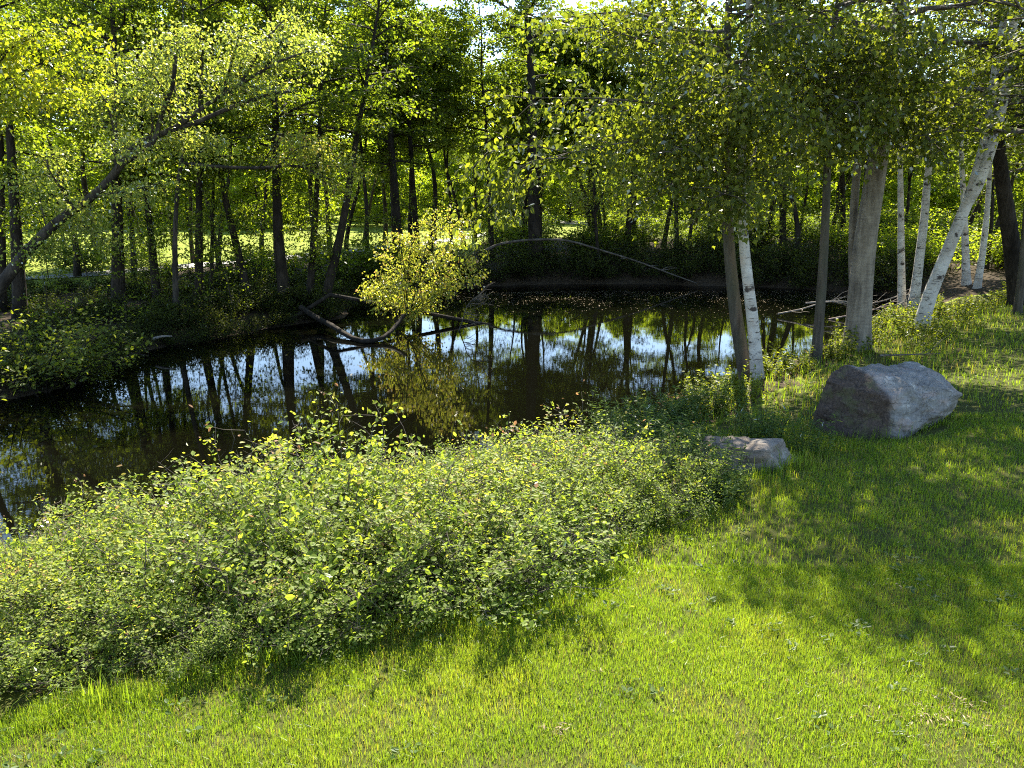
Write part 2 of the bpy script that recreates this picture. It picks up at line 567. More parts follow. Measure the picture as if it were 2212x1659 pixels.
def strip(name, pts, width):
    P = spline(np.array(pts, float), 60)
    t = norm(np.gradient(P, axis=0))
    nn = np.stack([-t[:, 1], t[:, 0]], -1)
    V = []
    for s in np.linspace(-.5, .5, 5):
        q = P + nn * s * width
        V.append(np.stack([q[:, 0], q[:, 1], H(q[:, 0], q[:, 1]) + .03], -1))
    V = np.stack(V, 1)
    i = np.arange(59)[:, None] * 5 + np.arange(4)[None]
    m = MB()
    m.add(V.reshape(-1, 3), np.stack([i, i + 1, i + 6, i + 5], -1).reshape(-1, 4))
    tag(m.build(name, M['path']), kind='structure')
strip('gravel_path', [(-60, 22), (-30, 25.5), (-18.6, 29.7), (-12.2, 36), (-6, 44), (2, 60)], 1.3)
strip('road', [(-2, 66), (8, 58), (20, 54), (40, 52), (80, 54)], 3.0)

# ------------------------------------------------------------------ tree builder
def rvec(R, n):
    return norm(R.normal(size=(n, 3)))

def branch(R, p, az, el, L, n=6, droop=0., jit=.12):
    pts = [np.array(p, float)]
    a, e = az, el
    for k in range(n - 1):
        d = np.array((math.cos(a) * math.cos(e), math.sin(a) * math.cos(e), math.sin(e)))
        pts.append(pts[-1] + d * L / (n - 1))
        a += R.normal() * jit
        e += R.normal() * jit - droop / (n - 1)
    return np.array(pts), a, e

def foliage(R, wood, crown, trunk, rad, z0, limbs, Lmax, sub, lps, leaf, shape, el=(.0, .7), droop=.3, hang=0., flat=.55,
            az=None, spread=.16, limb_r=.35, profile=None, subL=.42, fill=1.0, gap=.0, gsc=.8):
    """limbs off a trunk polyline, sub-branches off the limbs and leaves along the sub-branches"""
    z = trunk[:, 2]
    ok = np.where(z >= z0)[0]
    if len(ok) < 2:
        ok = np.arange(len(z) - 2, len(z))
    i0 = ok[0]
    C, AX, NR = [], [], []
    ga = R.random() * 6.28
    for k in range(limbs):
        u = (k + R.random() * .8) / limbs
        f = i0 + u * (len(z) - 1 - i0)
        i = min(int(f), len(z) - 2)
        p = trunk[i] + (trunk[i + 1] - trunk[i]) * (f - i)
        r = rad[i]
        ga += 2.4 + R.normal() * .35
        a = ga
        if az is not None and R.random() < az[2]:
            a = az[0] + R.normal() * az[1]
        pr = profile(u) if profile else (1 - .65 * u ** 1.5) * (.65 + .35 * min(1, u * 4))
        L = Lmax * pr * R.uniform(.7, 1.12)
        e = el[0] + (el[1] - el[0]) * (u * .7 + .3 * R.random())
        P, a2, e2 = branch(R, p, a, e, L, 6, droop, .13)
        lr = max(.006, min(r * .6, limb_r * .08 * L))
        wood.add(*tube(P, np.linspace(lr, lr * .25, 6), 5))
        seg = norm(np.diff(P, axis=0))
        for s in range(sub):
            v = .22 + .78 * (s + R.random() * .9) / sub
            g = min(v * 5, 4.999)
            j = int(g)
            q = P[j] + (P[j + 1] - P[j]) * (g - j)
            aa = math.atan2(seg[j][1], seg[j][0]) + (1 if s % 2 else -1) * R.uniform(.4, 1.25)
            ee = math.asin(np.clip(seg[j][2], -1, 1)) * .5 + R.normal() * .22
            l2 = (L * subL * (1.1 - .6 * v) + .18) * R.uniform(.6, 1.2)
            Q, _, _ = branch(R, q, aa, ee, l2, 3, droop * .8 + hang * .8, .15)
            wood.add(*tube(Q, [lr * .4, lr * .25, .003], 3))
            n = max(2, int(lps * R.uniform(.5, 1.3) * fill))
            t = R.random(n) ** .75 * 2
            jj = np.minimum(t.astype(int), 1)
            B = Q[jj] + (Q[jj + 1] - Q[jj]) * (t - jj)[:, None]
            off = R.normal(size=(n, 3)) * spread
            off[:, 2] *= flat
            off[:, 2] -= np.abs(R.normal(size=n)) * hang * .35
            C.append(B + off)
            d = norm(Q[-1] - Q[0])
            ax = d[None] * .7 + R.normal(size=(n, 3)) * .6
            ax[:, 2] -= .25 + hang * 1.4
            AX.append(ax)
    C = np.concatenate(C); AX = np.concatenate(AX)
    if gap:
        k = fbm(C * gsc + limbs, 3, 11) > gap - .05 * R.random(len(C))
        C, AX = C[k], AX[k]
    n = len(C)
    NR = R.normal(size=(n, 3)) * .55
    NR[:, 2] += 1.0 - .5 * hang
    # neighbouring leaves share a tone so that the crown has sprays of younger and older leaves
    t = np.clip(.62 * R.random(n) + .75 * (fbm(C * 1.1, 2, 3) - .25), 0, 1)
    leaves(crown, C, AX, NR, leaf * R.uniform(.6, 1.2, n), shape, R, t)

def trunk_path(pts, d, top, R, lean_keep=.6, n=26, dd=0):
    """photograph points, bottom first, at distance d; carried on upwards to height top"""
    P = [W(px, py, d + dd * k) for k, (px, py) in enumerate(pts)]
    b = P[0].copy()
    hz = float(H(b[0], b[1]))
    if P[0][2] > hz:                                   # let the foot reach the ground
        v = norm(P[0] - P[1])
        t = min(4.0, (P[0][2] - hz + .15) / max(.3, -v[2]))
        P.insert(0, P[0] + v * t)
    v = norm(P[-1] - P[-2])
    while P[-1][2] < top:
        v = norm(v * lean_keep + np.array((0, 0, 1)) * (1 - lean_keep) + R.normal(size=3) * .06)
        P.append(P[-1] + v * 1.3)
    P[0][2] = min(P[0][2], float(H(P[0][0], P[0][1])) - .15)
    return spline(np.array(P), n)

def trunk_radii(T, r0, flare=.35, tip=.12):
    s = np.concatenate([[0], np.cumsum(np.linalg.norm(np.diff(T, axis=0), axis=1))])
    u = s / s[-1]
    return r0 * ((1 - u) ** 1.25 * (1 - tip) + tip) * (1 + flare * np.exp(-s / .28))

def make_tree(name, label, pts, d, wpx, top, seed, z0, bark='bark_far', leafm='leaf_far', group=None, sides=10, fol=None, extra=None, dd=0, lean=.6, wob=.06, cat='tree', flare=.35):
    R = np.random.default_rng(seed)
    T = trunk_path(pts, d, top, R, lean, dd=dd)
    r0 = wpx / FPX * math.hypot(d, 2) / 2
    rad = trunk_radii(T, r0, flare)
    base = T[0] + np.array((0, 0, .15))
    root = thing(name, label, cat, base, group=group)
    off = -base
    tr, br, cr = MB(), MB(), MB()
    tr.add(*tube(T + off, rad, sides, wob, seed))
    if extra:
        for (ep, ew) in extra:
            E_ = spline(np.array([W(px, py, d + q) for px, py, q in ep]), 12) + off
            er = ew / FPX * d / 2
            tr.add(*tube(E_, np.linspace(er, er * .6, 12), sides, wob, seed + 5))
    f = dict(limbs=22, Lmax=2.4, sub=6, lps=30, leaf=.12, shape='diamond')
    f.update(fol or {})
    fx = f.pop('more', None)
    foliage(R, br, cr, T + off, rad, z0 - base[2], **f)
    if fx:
        fx(R, br, cr, off)
    tr.build('trunk', M[bark], root)
    br.build('branches', M['twig' if bark in ('bark_birch', 'bark_grey', 'bark_ringed') else bark], root)
    cr.build('crown', M[leafm], root, smooth=False)
    return root

# ------------------------------------------------------------------ trees on the near bank, right
def spray(R, br, cr, off, p0, p1, r, nsub, lps, leaf, shape, spread=.2, hang=.3, subl=.7):
    """one long limb between two world points that carries hanging sprays of leaves"""
    mid = (p0 + p1) / 2 + np.array((0, 0, .25)) + R.normal(size=3) * .15
    P = spline(np.array([p0, mid, p1]), 9) + off
    br.add(*tube(P, np.linspace(r, r * .2, 9), 6))
    C, AX = [], []
    for s in range(nsub):
        g = (.15 + .85 * (s + R.random()) / nsub) * 8
        j = min(int(g), 7)
        q = P[j] + (P[j + 1] - P[j]) * (g - j)
        dv = P[j + 1] - P[j]
        Q, _, _ = branch(R, q, math.atan2(dv[1], dv[0]) + (1 if s % 2 else -1) * R.uniform(.3, 1.4), R.normal() * .3 - .1, subl * R.uniform(.5, 1.2), 4, .4 + hang, .2)
        br.add(*tube(Q, np.linspace(r * .3, .003, 4), 3))
        t = R.random(lps) * 3
        jj = np.minimum(t.astype(int), 2)
        o = R.normal(size=(lps, 3)) * spread
        o[:, 2] = o[:, 2] * .7 - np.abs(R.normal(size=lps)) * hang * .3
        C.append(Q[jj] + (Q[jj + 1] - Q[jj]) * (t - jj)[:, None] + o)
        ax = norm(Q[-1] - Q[0])[None] * .6 + R.normal(size=(lps, 3)) * .5
        ax[:, 2] -= .3 + hang
        AX.append(ax)
    C = np.concatenate(C); AX = np.concatenate(AX)
    NR = R.normal(size=(len(C), 3)) * .6
    NR[:, 2] += .7
    leaves(cr, C, AX, NR, leaf * R.uniform(.6, 1.2, len(C)), shape, R)

def maple_limbs(R, br, cr, off):
    for (a, b) in (((1575, 300, 15.2), (1230, 330, 13.6)), ((1572, 250, 15.2), (1120, 210, 13.8)), ((1572, 190, 15.2), (1300, 60, 14)),
                   ((1575, 380, 15.2), (1400, 430, 14.2)), ((1570, 120, 15.2), (1180, 40, 14.6)), ((1575, 330, 15.2), (1290, 210, 16.5)), ((1575, 350, 15.2), (1420, 250, 14.2)), ((1580, 330, 15.2), (1700, 240, 13.2)), ((1580, 300, 15.2), (1600, 160, 12.6)), ((1575, 250, 15.2), (1480, 60, 12.8)),
                   ((1580, 390, 15.2), (1660, 400, 14)), ((1580, 420, 15.2), (1560, 420, 13.6)), ((1575, 200, 15.2), (1720, 60, 13)), ((1575, 120, 15.2), (1400, -40, 13.6)), ((1580, 300, 15.2), (1450, 330, 13.4))):
        spray(R, br, cr, off, W(*a), W(*b), .035, 15, 46, .115, 'maple', .24, .35, .9)
    for (a, b) in (((4.6, 15, 7), (2.7, 12.3, 8.0)), ((4.6, 15, 7.6), (3.5, 12.0, 8.4)), ((4.7, 15, 7), (4.6, 11.9, 7.8)), ((4.7, 15, 8), (2.9, 12.9, 9.2))):  # unseen limbs above the view, added to cast shade on the lawn
        spray(R, br, cr, off, np.array(a), np.array(b), .03, 12, 46, .115, 'maple', .22, .3, .8)
    for (a, b) in (((1240, 330, 13.6), (1010, 370, 13.2)), ((1230, 340, 13.6), (1010, 500, 13.0)), ((1180, 380, 13.5), (1100, 450, 13))):
        spray(R, br, cr, off, W(*a), W(*b), .014, 10, 17, .125, 'oval', .16, .5, .55)
full = lambda u: (1 - .55 * u ** 2)
make_tree('maple_tree', 'grey barked maple leaning against the white birch at the pond edge', [(1612, 812), (1592, 700), (1574, 520), (1568, 320), (1570, 120), (1575, 0)], 15.2, 32, 11.5, 11, 4.2,
          'bark_grey', 'leaf_maple', sides=16, flare=.3, wob=.1,
          fol=dict(limbs=34, Lmax=2.7, sub=8, lps=44, leaf=.115, shape='maple', az=(-.5, .9, .65), profile=full, spread=.2, gap=.5, gsc=.6, more=maple_limbs))
make_tree('white_birch', 'white birch with dark chevron marks growing beside the grey maple', [(1638, 822), (1627, 700), (1610, 560), (1601, 420), (1604, 300), (1612, 150)], 14.85, 28, 11, 12, 4.6,
          'bark_birch', 'leaf_birch', sides=16, flare=.22, wob=.08,
          fol=dict(limbs=20, Lmax=1.9, sub=7, lps=34, leaf=.08, shape='oval', hang=.35, az=(0, 1.2, .6), profile=full),
          extra=[([(1603, 400, 0), (1625, 350, .0), (1640, 290, -.1), (1660, 200, -.3)], 7)])
make_tree('slim_maple', 'slim straight brown trunk between the white birch and the thick trunk', [(1762, 785), (1775, 620), (1784, 450), (1790, 250), (1796, 80)], 16.3, 23, 12, 13, 4.0,
          'bark_grey', 'leaf_maple', sides=12, flare=.25,
          fol=dict(limbs=28, Lmax=2.5, sub=8, lps=48, leaf=.115, shape='maple', profile=full, spread=.2, gap=.53, gsc=.5))
def big_limbs(R, br, cr, off):
    for (a, b) in (((1880, 330, 17.4), (1700, 330, 15.0)), ((1890, 280, 17.4), (1760, 150, 14.5)), ((1900, 240, 17.4), (2010, 120, 14.6)), ((1895, 250, 17.4), (1880, 80, 14.2)),
                   ((1900, 250, 17.6), (2100, 230, 15.5)), ((1880, 250, 17.4), (1640, 180, 14.6)), ((1890, 250, 17.4), (1780, 30, 13.6)), ((1900, 240, 17.4), (1960, 20, 13.4)), ((1895, 260, 17.4), (1840, 220, 13.8)), ((1900, 260, 17.4), (2040, 330, 15)), ((1885, 300, 17.4), (1740, 250, 14)), ((1885, 300, 17.6), (1800, 290, 21)), ((1885, 290, 17.6), (1690, 270, 20)), ((1890, 270, 17.6), (1930, 250, 22)), ((1890, 270, 17.6), (1770, 170, 22)), ((1890, 260, 17.6), (2030, 200, 21)), ((1890, 240, 17.6), (1880, 130, 23)), ((1885, 290, 17.6), (1640, 200, 20.5))):  # limbs reaching back are hidden by the crowns, added to shade the bank
        spray(R, br, cr, off, W(*a), W(*b), .04, 17, 50, .115, 'maple', .26, .35, 1.0)
make_tree('big_maple', 'thick ringed grey trunk, the broadest on the near bank', [(1850, 752), (1858, 640), (1870, 520), (1888, 400), (1904, 290), (1918, 180)], 17.5, 55, 14.2, 14, 5.2,
          'bark_ringed', 'leaf_maple', sides=24, flare=.38, wob=.09,
          fol=dict(limbs=44, Lmax=3.6, sub=9, lps=56, leaf=.12, shape='maple', profile=full, spread=.2, gap=.55, gsc=.45, more=big_limbs),
          extra=[([(1846, 640, .3), (1842, 540, .4), (1846, 430, .45), (1854, 340, .5), (1860, 270, .5), (1858, 150, .6)], 20)])
bl = dict(limbs=26, Lmax=2.7, sub=7, lps=42, leaf=.085, shape='oval', hang=.45, profile=full)
make_tree('white_birch', 'thin straight white birch right behind the thick grey trunk', [(1950, 668), (1947, 560), (1946, 440), (1944, 320)], 24, 17, 10.5, 15, 4.2, 'bark_birch', 'leaf_birch', sides=10, fol=bl)
make_tree('white_birch', 'dark blotched birch slanting up between two paler birches', [(1972, 672), (1986, 560), (1997, 470), (2003, 390), (2012, 300)], 23.6, 22, 10.5, 16, 4.4, 'bark_birch', 'leaf_birch', sides=10, fol=bl)
make_tree('white_birch', 'leaning white birch that forks in two, bent to the right', [(1990, 706), (2008, 640), (2040, 560), (2072, 480), (2098, 415), (2118, 345), (2136, 270), (2150, 150)], 20, 31, 11.5, 17, 4.6, 'bark_birch', 'leaf_birch', sides=14,
          fol=dict(bl, limbs=26, lps=40, sub=8, Lmax=2.4), extra=[([(2088, 440, .0), (2112, 400, -.1), (2136, 335, -.15), (2156, 270, -.2), (2176, 170, -.2), (2190, 40, -.3)], 24)], lean=.8)
make_tree('white_birch', 'thin white birch standing behind the fork of the leaning birch', [(2088, 622), (2085, 520), (2082, 430), (2076, 330)], 28, 17, 9.5, 18, 5.0, 'bark_birch', 'leaf_birch', sides=10, fol=bl)
make_tree('white_birch', 'narrow birch tilted right, between leaning birch and dark trunk', [(2108, 636), (2122, 550), (2131, 470), (2136, 400)], 27, 15, 9.5, 19, 5.0, 'bark_birch', 'leaf_birch', sides=10, fol=bl)
make_tree('dark_tree', 'thick dark trunk leaning left near the right edge', [(2204, 668), (2192, 580), (2178, 480), (2164, 380), (2156, 300)], 22.8, 40, 12, 20, 4.6, 'bark_far', 'leaf_maple', sides=12,
          fol=dict(limbs=34, Lmax=4.0, sub=8, lps=52, leaf=.12, shape='maple', gap=.44, spread=.22, profile=full))
make_tree('dark_tree', 'narrow grey trunk at the very right edge of the view', [(2196, 690), (2206, 600), (2214, 500), (2222, 400)], 21, 17, 11, 21, 4.6, 'bark_grey', 'leaf_maple', sides=10,
          fol=dict(limbs=28, Lmax=3.6, sub=8, lps=48, leaf=.12, shape='maple', gap=.45, spread=.22, profile=full))
for k, (x, y, top) in enumerate(((12.2, 15.0, 11), (15.6, 20.5, 13), (19.5, 25.5, 13))):        # their crowns reach into the frame at top right and shade the lawn; the last is added for its shade
    R = np.random.default_rng(60 + k)
    T = spline(np.array([(x, y, float(H(x, y)) - .15), (x - .1, y, 3), (x - .5, y - .1, 7), (x - .6, y - .2, top)]), 24)
    root = thing('maple_tree', 'leafy maple boughs hanging in from the right edge', 'tree', T[0] + np.array((0, 0, .15)), group='maples past the right edge')
    off = -(T[0] + np.array((0, 0, .15)))
    tr, br, cr = MB(), MB(), MB()
    rad = trunk_radii(T, .2)
    tr.add(*tube(T + off, rad, 12, .06, k))
    foliage(R, br, cr, T + off, rad, 3.8, 34, 3.8, 9, 50, .12, 'maple', profile=full, spread=.22, az=(math.pi + .3, .9, .5), gap=.49)
    tr.build('trunk', M['bark_grey'], root); br.build('branches', M['twig'], root); cr.build('crown', M['leaf_maple'], root, smooth=False)

# ------------------------------------------------------------------ trees on the far bank
ff = dict(limbs=30, Lmax=2.3, sub=7, lps=30, leaf=.12, shape='diamond', droop=.25, gap=.36)
FAR = [
    ('thick dark trunk at far left behind the leaning tree', [(42, 640), (34, 480), (24, 330), (15, 200)], 21, 30, 9),
    ('dark trunk cut by the left edge of the view', [(4, 610), (3, 450), (2, 300)], 22, 20, 9),
    ('tall trunk rising to a fork at the top, left of centre', [(256, 625), (253, 450), (249, 250), (247, 95), (240, 0)], 23, 30, 10.5),
    ('dark trunk just right of the tall forked trunk', [(336, 610), (323, 480), (312, 380), (305, 260)], 24, 19, 9),
    ('straight dark trunk in front of the bright far lawn', [(430, 615), (430, 480), (431, 340), (434, 180)], 23.3, 21, 9.5),
    ('thin dark trunk beside the straight one before the lawn', [(457, 605), (459, 480), (462, 340)], 25.5, 10, 9),
    ('dark trunk slanting left above the middle of the left bank', [(532, 620), (508, 520), (487, 430), (470, 330), (460, 220)], 24.5, 20, 9.2),
    ('sturdy upright trunk at the bend of the left bank', [(614, 630), (602, 520), (597, 380), (595, 240), (588, 80)], 24.3, 29, 10),
    ('slender trunk left of the leaning one at the water', [(668, 650), (676, 540), (685, 400), (692, 240), (698, 60)], 24.6, 18, 9.5),
    ('dark trunk leaning right from the point of the bank', [(700, 655), (728, 540), (750, 430), (768, 310), (786, 210), (806, 90)], 24.6, 23, 9.5),
    ('stout dark trunk behind the bright overhanging shrub', [(858, 540), (853, 420), (843, 280), (836, 120)], 34, 26, 11),
    ('trunk just right of the stout one behind the bright shrub', [(902, 535), (892, 400), (882, 220), (878, 100)], 35.5, 15, 12),
    ('broad trunk in the middle of the far bank', [(1160, 585), (1154, 450), (1150, 300), (1146, 120)], 35.2, 34, 14),
    ('dark trunk under the pale leafed tree on the far bank', [(1288, 530), (1280, 420), (1270, 280)], 39, 15, 9.5),
    ('dark trunk leaning right behind the fallen branch', [(1352, 540), (1364, 430), (1378, 280)], 38.5, 15, 12),
    ('upright dark trunk seen between birch and slim trunk', [(1692, 540), (1690, 420), (1692, 260)], 38, 16, 13),
    ('thin stem slanting right of the white birch far across', [(1648, 545), (1672, 440), (1690, 340)], 39, 10, 10),
    ('far dark trunk seen just left of the thick grey trunk', [(1822, 530), (1820, 420), (1818, 300)], 41, 14, 12),
    ('thin trunk left of the grey maple, far across the pond', [(1462, 545), (1460, 430), (1456, 300)], 38, 11, 11),
    ('thin dark trunk in the gap left of the broad far trunk', [(1062, 545), (1058, 430), (1050, 280)], 37, 13, 12),
]
for k, (lab, pts, d, wp, top) in enumerate(FAR):
    near = d < 28
    def low(R, br, cr, off, P=pts, d=d):
        for q in range(9 if d < 28 else 11):                          # a few low sprigs in the open trunk zone
            px, py = P[0][0] + R.uniform(-20, 20), R.uniform(330, 560)
            spray(R, br, cr, off, W(P[1][0], py, d), W(px + R.uniform(-110, 110), py + R.uniform(-25, 15), d + R.uniform(-1, 1)), .012, 6, 18, .10, 'diamond', .16, .1, .42)
    make_tree('far_bank_tree', lab, pts, d, wp, top, 100 + k, (4.4 if 'lean' in lab else 3.3) if near else 3.6, 'bark_far', 'leaf_far', 'trees along the far bank',
              fol=dict(ff, more=low, gap=(.49 if d < 23.6 else .43) if near else .35, leaf=.12 if near else .15, Lmax=2.5 if near else 3.2, lps=58 if near else 58))

# the leaning tree at left, with pale feathery leaves
def pale_limbs(R, br, cr, off):
    d = 18.2
    for (a, b, n) in (((250, 372), (240, 120), 14), ((262, 350), (200, 200), 10), ((330, 300), (345, 60), 16), ((372, 280), (300, 130), 12), ((430, 232), (420, 60), 16), ((480, 205), (520, 60), 16),
                      ((520, 180), (640, 20), 16), ((560, 160), (690, 120), 12), ((455, 222), (600, 200), 10), ((250, 372), (330, 300), 6), ((330, 300), (400, 330), 10), ((200, 425), (330, 400), 12),
                      ((130, 470), (230, 520), 12), ((160, 450), (120, 330), 10), ((400, 262), (460, 330), 8), ((60, 540), (150, 500), 8), ((100, 495), (60, 380), 8), ((395, 258), (370, 150), 12), ((520, 180), (560, 100), 12), ((130, 470), (200, 440), 7), ((250, 372), (290, 330), 7), ((40, 560), (110, 540), 7)):
        spray(R, br, cr, off, W(*a, d), W(*b, d + R.uniform(-1.2, 1.2) - (.7 if n == 7 else 0)), .035 if n > 9 else .015, n, 62, .085, 'diamond', .2, .05, .7)
make_tree('leaning_tree', 'curved dark tree leaning right across the far bank with pale leaves', [(-70, 730), (0, 620), (60, 542), (130, 474), (200, 424), (250, 372), (292, 314), (370, 281), (450, 224), (520, 182), (600, 134), (690, 104)], 18.2, 31, 3, 40, 50,
          'bark_lean', 'leaf_pale', sides=14, fol=dict(limbs=3, Lmax=.8, sub=4, lps=30, leaf=.085, shape='diamond', more=pale_limbs), lean=1, wob=.1,
          extra=[([(262, 356, 0), (300, 330, -.2), (335, 300, -.25), (348, 250, -.3), (372, 190, -.4), (380, 120, -.4)], 12), ([(372, 281, 0), (430, 262, .1), (500, 232, .2), (580, 205, .3), (640, 196, .4)], 10)], flare=.1)
# yellow leafed tree, top left
def yel(R, br, cr, off):
    for (a, b) in (((-60, 200), (120, 70)), ((-60, 210), (230, 100)), ((-60, 230), (220, 170)), ((-60, 190), (40, 60)), ((-60, 240), (150, 200)), ((-60, 215), (190, 50)), ((-60, 230), (60, 150)), ((-60, 200), (20, 110))):
        spray(R, br, cr, off, W(*a, 16.6), W(*b, 16.6 + R.uniform(-.8, .8)), .025, 16, 30, .095, 'maple', .17, .3, .5)
make_tree('yellow_tree', 'yellow leafed boughs reaching in at the top left corner', [(-110, 700), (-100, 500), (-80, 300), (-65, 180)], 16.6, 24, 8, 41, 5.6, 'bark_far', 'leaf_yellow',
          fol=dict(limbs=8, Lmax=1.3, sub=5, lps=24, leaf=.1, shape='maple', more=yel))
# horizontal bough with bright sprays
def bough(R, br, cr, off):
    for (a, b) in (((640, 360), (760, 330)), ((600, 360), (690, 320)), ((650, 362), (780, 380)), ((560, 362), (640, 300)), ((680, 375), (740, 420)), ((620, 360), (700, 300))):
        spray(R, br, cr, off, W(*a, 21.5), W(*b, 21.5 + R.uniform(-.5, .5)), .02, 10, 34, .09, 'diamond', .15, .1, .4)
make_tree('bough_tree', 'bare horizontal bough ending in bright yellow green sprays', [(380, 640), (378, 520), (384, 400), (395, 330), (400, 250)], 21.6, 14, 8, 42, 4.2, 'bark_lean', 'leaf_bright',
          fol=dict(limbs=6, Lmax=1.2, sub=4, lps=18, leaf=.09, shape='diamond', more=bough), extra=[([(392, 352, 0), (470, 360, 0), (560, 363, 0), (640, 358, 0), (690, 378, 0), (730, 395, 0)], 8)])
# pale crowned small tree on the far bank
def pal2(R, br, cr, off):
    for (a, b) in (((1285, 470), (1235, 340)), ((1285, 460), (1350, 330)), ((1285, 450), (1290, 370)), ((1285, 460), (1370, 380)), ((1285, 470), (1230, 400))):
        spray(R, br, cr, off, W(*a, 34.5), W(*b, 34.5 + R.uniform(-.8, .8)), .03, 10, 42, .12, 'diamond', .2, .1, .7)
make_tree('pale_tree', 'small tree with pale yellow crown on the far bank', [(1292, 560), (1288, 500), (1284, 440)], 34.6, 10, 4.6, 43, 3.4, 'bark_far', 'leaf_bright',
          fol=dict(limbs=6, Lmax=1.2, sub=4, lps=20, leaf=.12, shape='diamond', more=pal2))
# bright shrub over the water on its crooked stem
def bri(R, br, cr, off):
    for (a, b) in (((860, 700), (830, 540)), ((860, 690), (815, 590)), ((880, 690), (925, 455)), ((880, 680), (995, 462)), ((890, 680), (1030, 540)), ((870, 690), (960, 620)), ((880, 690), (1035, 590)), ((860, 700), (800, 620)),
                   ((880, 680), (900, 520)), ((880, 680), (960, 530)), ((880, 690), (1000, 500)), ((870, 690), (900, 640)), ((880, 640), (860, 500)), ((880, 690), (840, 640)), ((890, 660), (960, 450))):
        spray(R, br, cr, off, W(*a, 22.6), W(*b, 22.6 + R.uniform(-1., 1.)), .02, 13, 40, .085, 'diamond', .13, .05, .45)
make_tree('overhanging_shrub', 'sunlit yellow green shrub hanging over the water on a crooked stem', [(652, 672), (700, 640), (760, 636), (820, 655), (872, 668)], 23.2, 9, .2, 44, -5,
          'bark_far', 'leaf_bright', fol=dict(limbs=2, Lmax=.8, sub=4, lps=30, leaf=.09, shape='diamond', more=bri), cat='shrub', lean=1, flare=.1, extra=[([(650, 664, 0), (690, 690, -.7), (722, 706, -1.7), (756, 728, -2.6), (790, 737, -3.1), (826, 730, -2.9), (852, 708, -2.4), (872, 680, -1.9)], 12)])

# ------------------------------------------------------------------ woods behind: shared meshes
def generic_tree(seed, h, z0, r0, Lmax, limbs, lps, leaf, leafm, label, cat, name, group, sub=6, bark='bark_far', profile=None, shape='diamond', gap=0):
    R = np.random.default_rng(seed)
    root = thing(name, label, cat, (0, 0, 0), group=group)
    v = np.array((R.normal() * .08, R.normal() * .08, 1))
    T = [np.array((0, 0, -.2))]
    for k in range(7):
        T.append(T[-1] + norm(v + R.normal(size=3) * .09) * h / 7)
    T = spline(np.array(T), 16)
    rad = trunk_radii(T, r0)
    tr, br, cr = MB(), MB(), MB()
    tr.add(*tube(T, rad, 8, .06, seed))
    foliage(R, br, cr, T, rad, z0, limbs, Lmax, sub, lps, leaf, shape, profile=profile, spread=.22 if h > 4 else .12, gap=gap)
    tr.build('trunk', M[bark], root); br.build('branches', M[bark], root); cr.build('crown', M[leafm], root, smooth=False)
    return root

def scatter(protos, spots, R, label, group, srange, zones=None, sf=None):
    """zones: list of (limit in x / y, words); the words are added to the label and the group"""
    used = set()
    l0, g0 = label, group
    for k, (x, y) in enumerate(spots):
        i = k % len(protos)
        z = float(H(x, y))
        s = R.uniform(*srange) * max(1, y / 66) * (sf(x, y) if sf else 1)
        if zones:
            wd = next(w for lim, w in zones if x / y < lim)
            label, group = l0 + ', ' + wd, g0 + ', ' + wd
        if i not in used:
            used.add(i)
            o = protos[i]
            o.location = (x, y, z); o.rotation_euler = (0, 0, R.uniform(0, 6.28)); o.scale = (s,) * 3
            o['label'] = label; o['group'] = group
        else:
            dup(protos[i], (x, y, z), R.uniform(0, 6.28), s, label, group)

R = np.random.default_rng(5)
# middle rows between the pond and the far lawn
def row(n, x0, x1, yfun, jx, jy):
    xs = np.linspace(x0, x1, n) + R.normal(size=n) * jx
    return [(float(x), float(yfun(x) + R.normal() * jy)) for x in xs]
midp = [generic_tree(200 + k, 8.6 + k * .5, 3.9, .09 + .02 * k, 2.8, 34, 46, .16, 'leaf_far', '', 'tree', 'wood_tree', '') for k in range(4)]
spots = row(18, -30, 34, lambda x: np.interp(x, [-30, -6, 0, 12, 34], [33, 36, 41, 42, 37]), .6, 1.2) + row(9, 14, 34, lambda x: np.interp(x, [14, 34], [36, 30]), .8, 1.5) + row(16, -2, 40, lambda x: 47, .8, 1.5) 
scatter(midp, spots, R, 'slender loosely crowned tree in the woods across the pond', 'slender trees in the woods across the pond', (.85, 1.15), [(-.33, 'left of the leaning trunks'), (-.02, 'left of the broad far trunk'), (.22, 'between broad trunk and birch'), (9, 'right of the white birch')])
highp = [generic_tree(210 + k, 10.2 + .5 * k, 5.4, .10 + .02 * k, 2.6, 28, 52, .16, 'leaf_far', '', 'tree', 'tall_tree', '', sub=7) for k in range(3)]
spots = row(8, -20, -6, lambda x: 34, .7, 1.3) + row(3, -17, -12, lambda x: 30, .4, .8) + row(11, -9, 8, lambda x: 39.5, .7, 1.5) + row(7, -9, 4, lambda x: 46, .7, 1.5)
scatter(highp, spots, R, 'tall bare stemmed tree across the pond', 'tall bare stemmed trees', (.92, 1.08), [(-.33, 'left of the leaning trunks'), (-.02, 'left of the broad far trunk'), (.22, 'between broad trunk and birch'), (9, 'right of the white birch')])
backp = [generic_tree(220 + k, 8.0, .3, .16, 4.8, 46, 60, .30, 'leaf_back', '', 'tree', 'back_tree', '', profile=lambda u: 1 - .6 * u ** 1.6, gap=.42) for k in range(4)]
spots = row(38, -62, 62, lambda x: 60 + abs(x) * .05, .8, 1.5) + row(36, -75, 75, lambda x: 69, 1.0, 2) + row(30, -85, 85, lambda x: 82, 1.2, 2) + row(34, -110, 110, lambda x: 108, 1.2, 2)
spots.sort(key=lambda p: p[0])
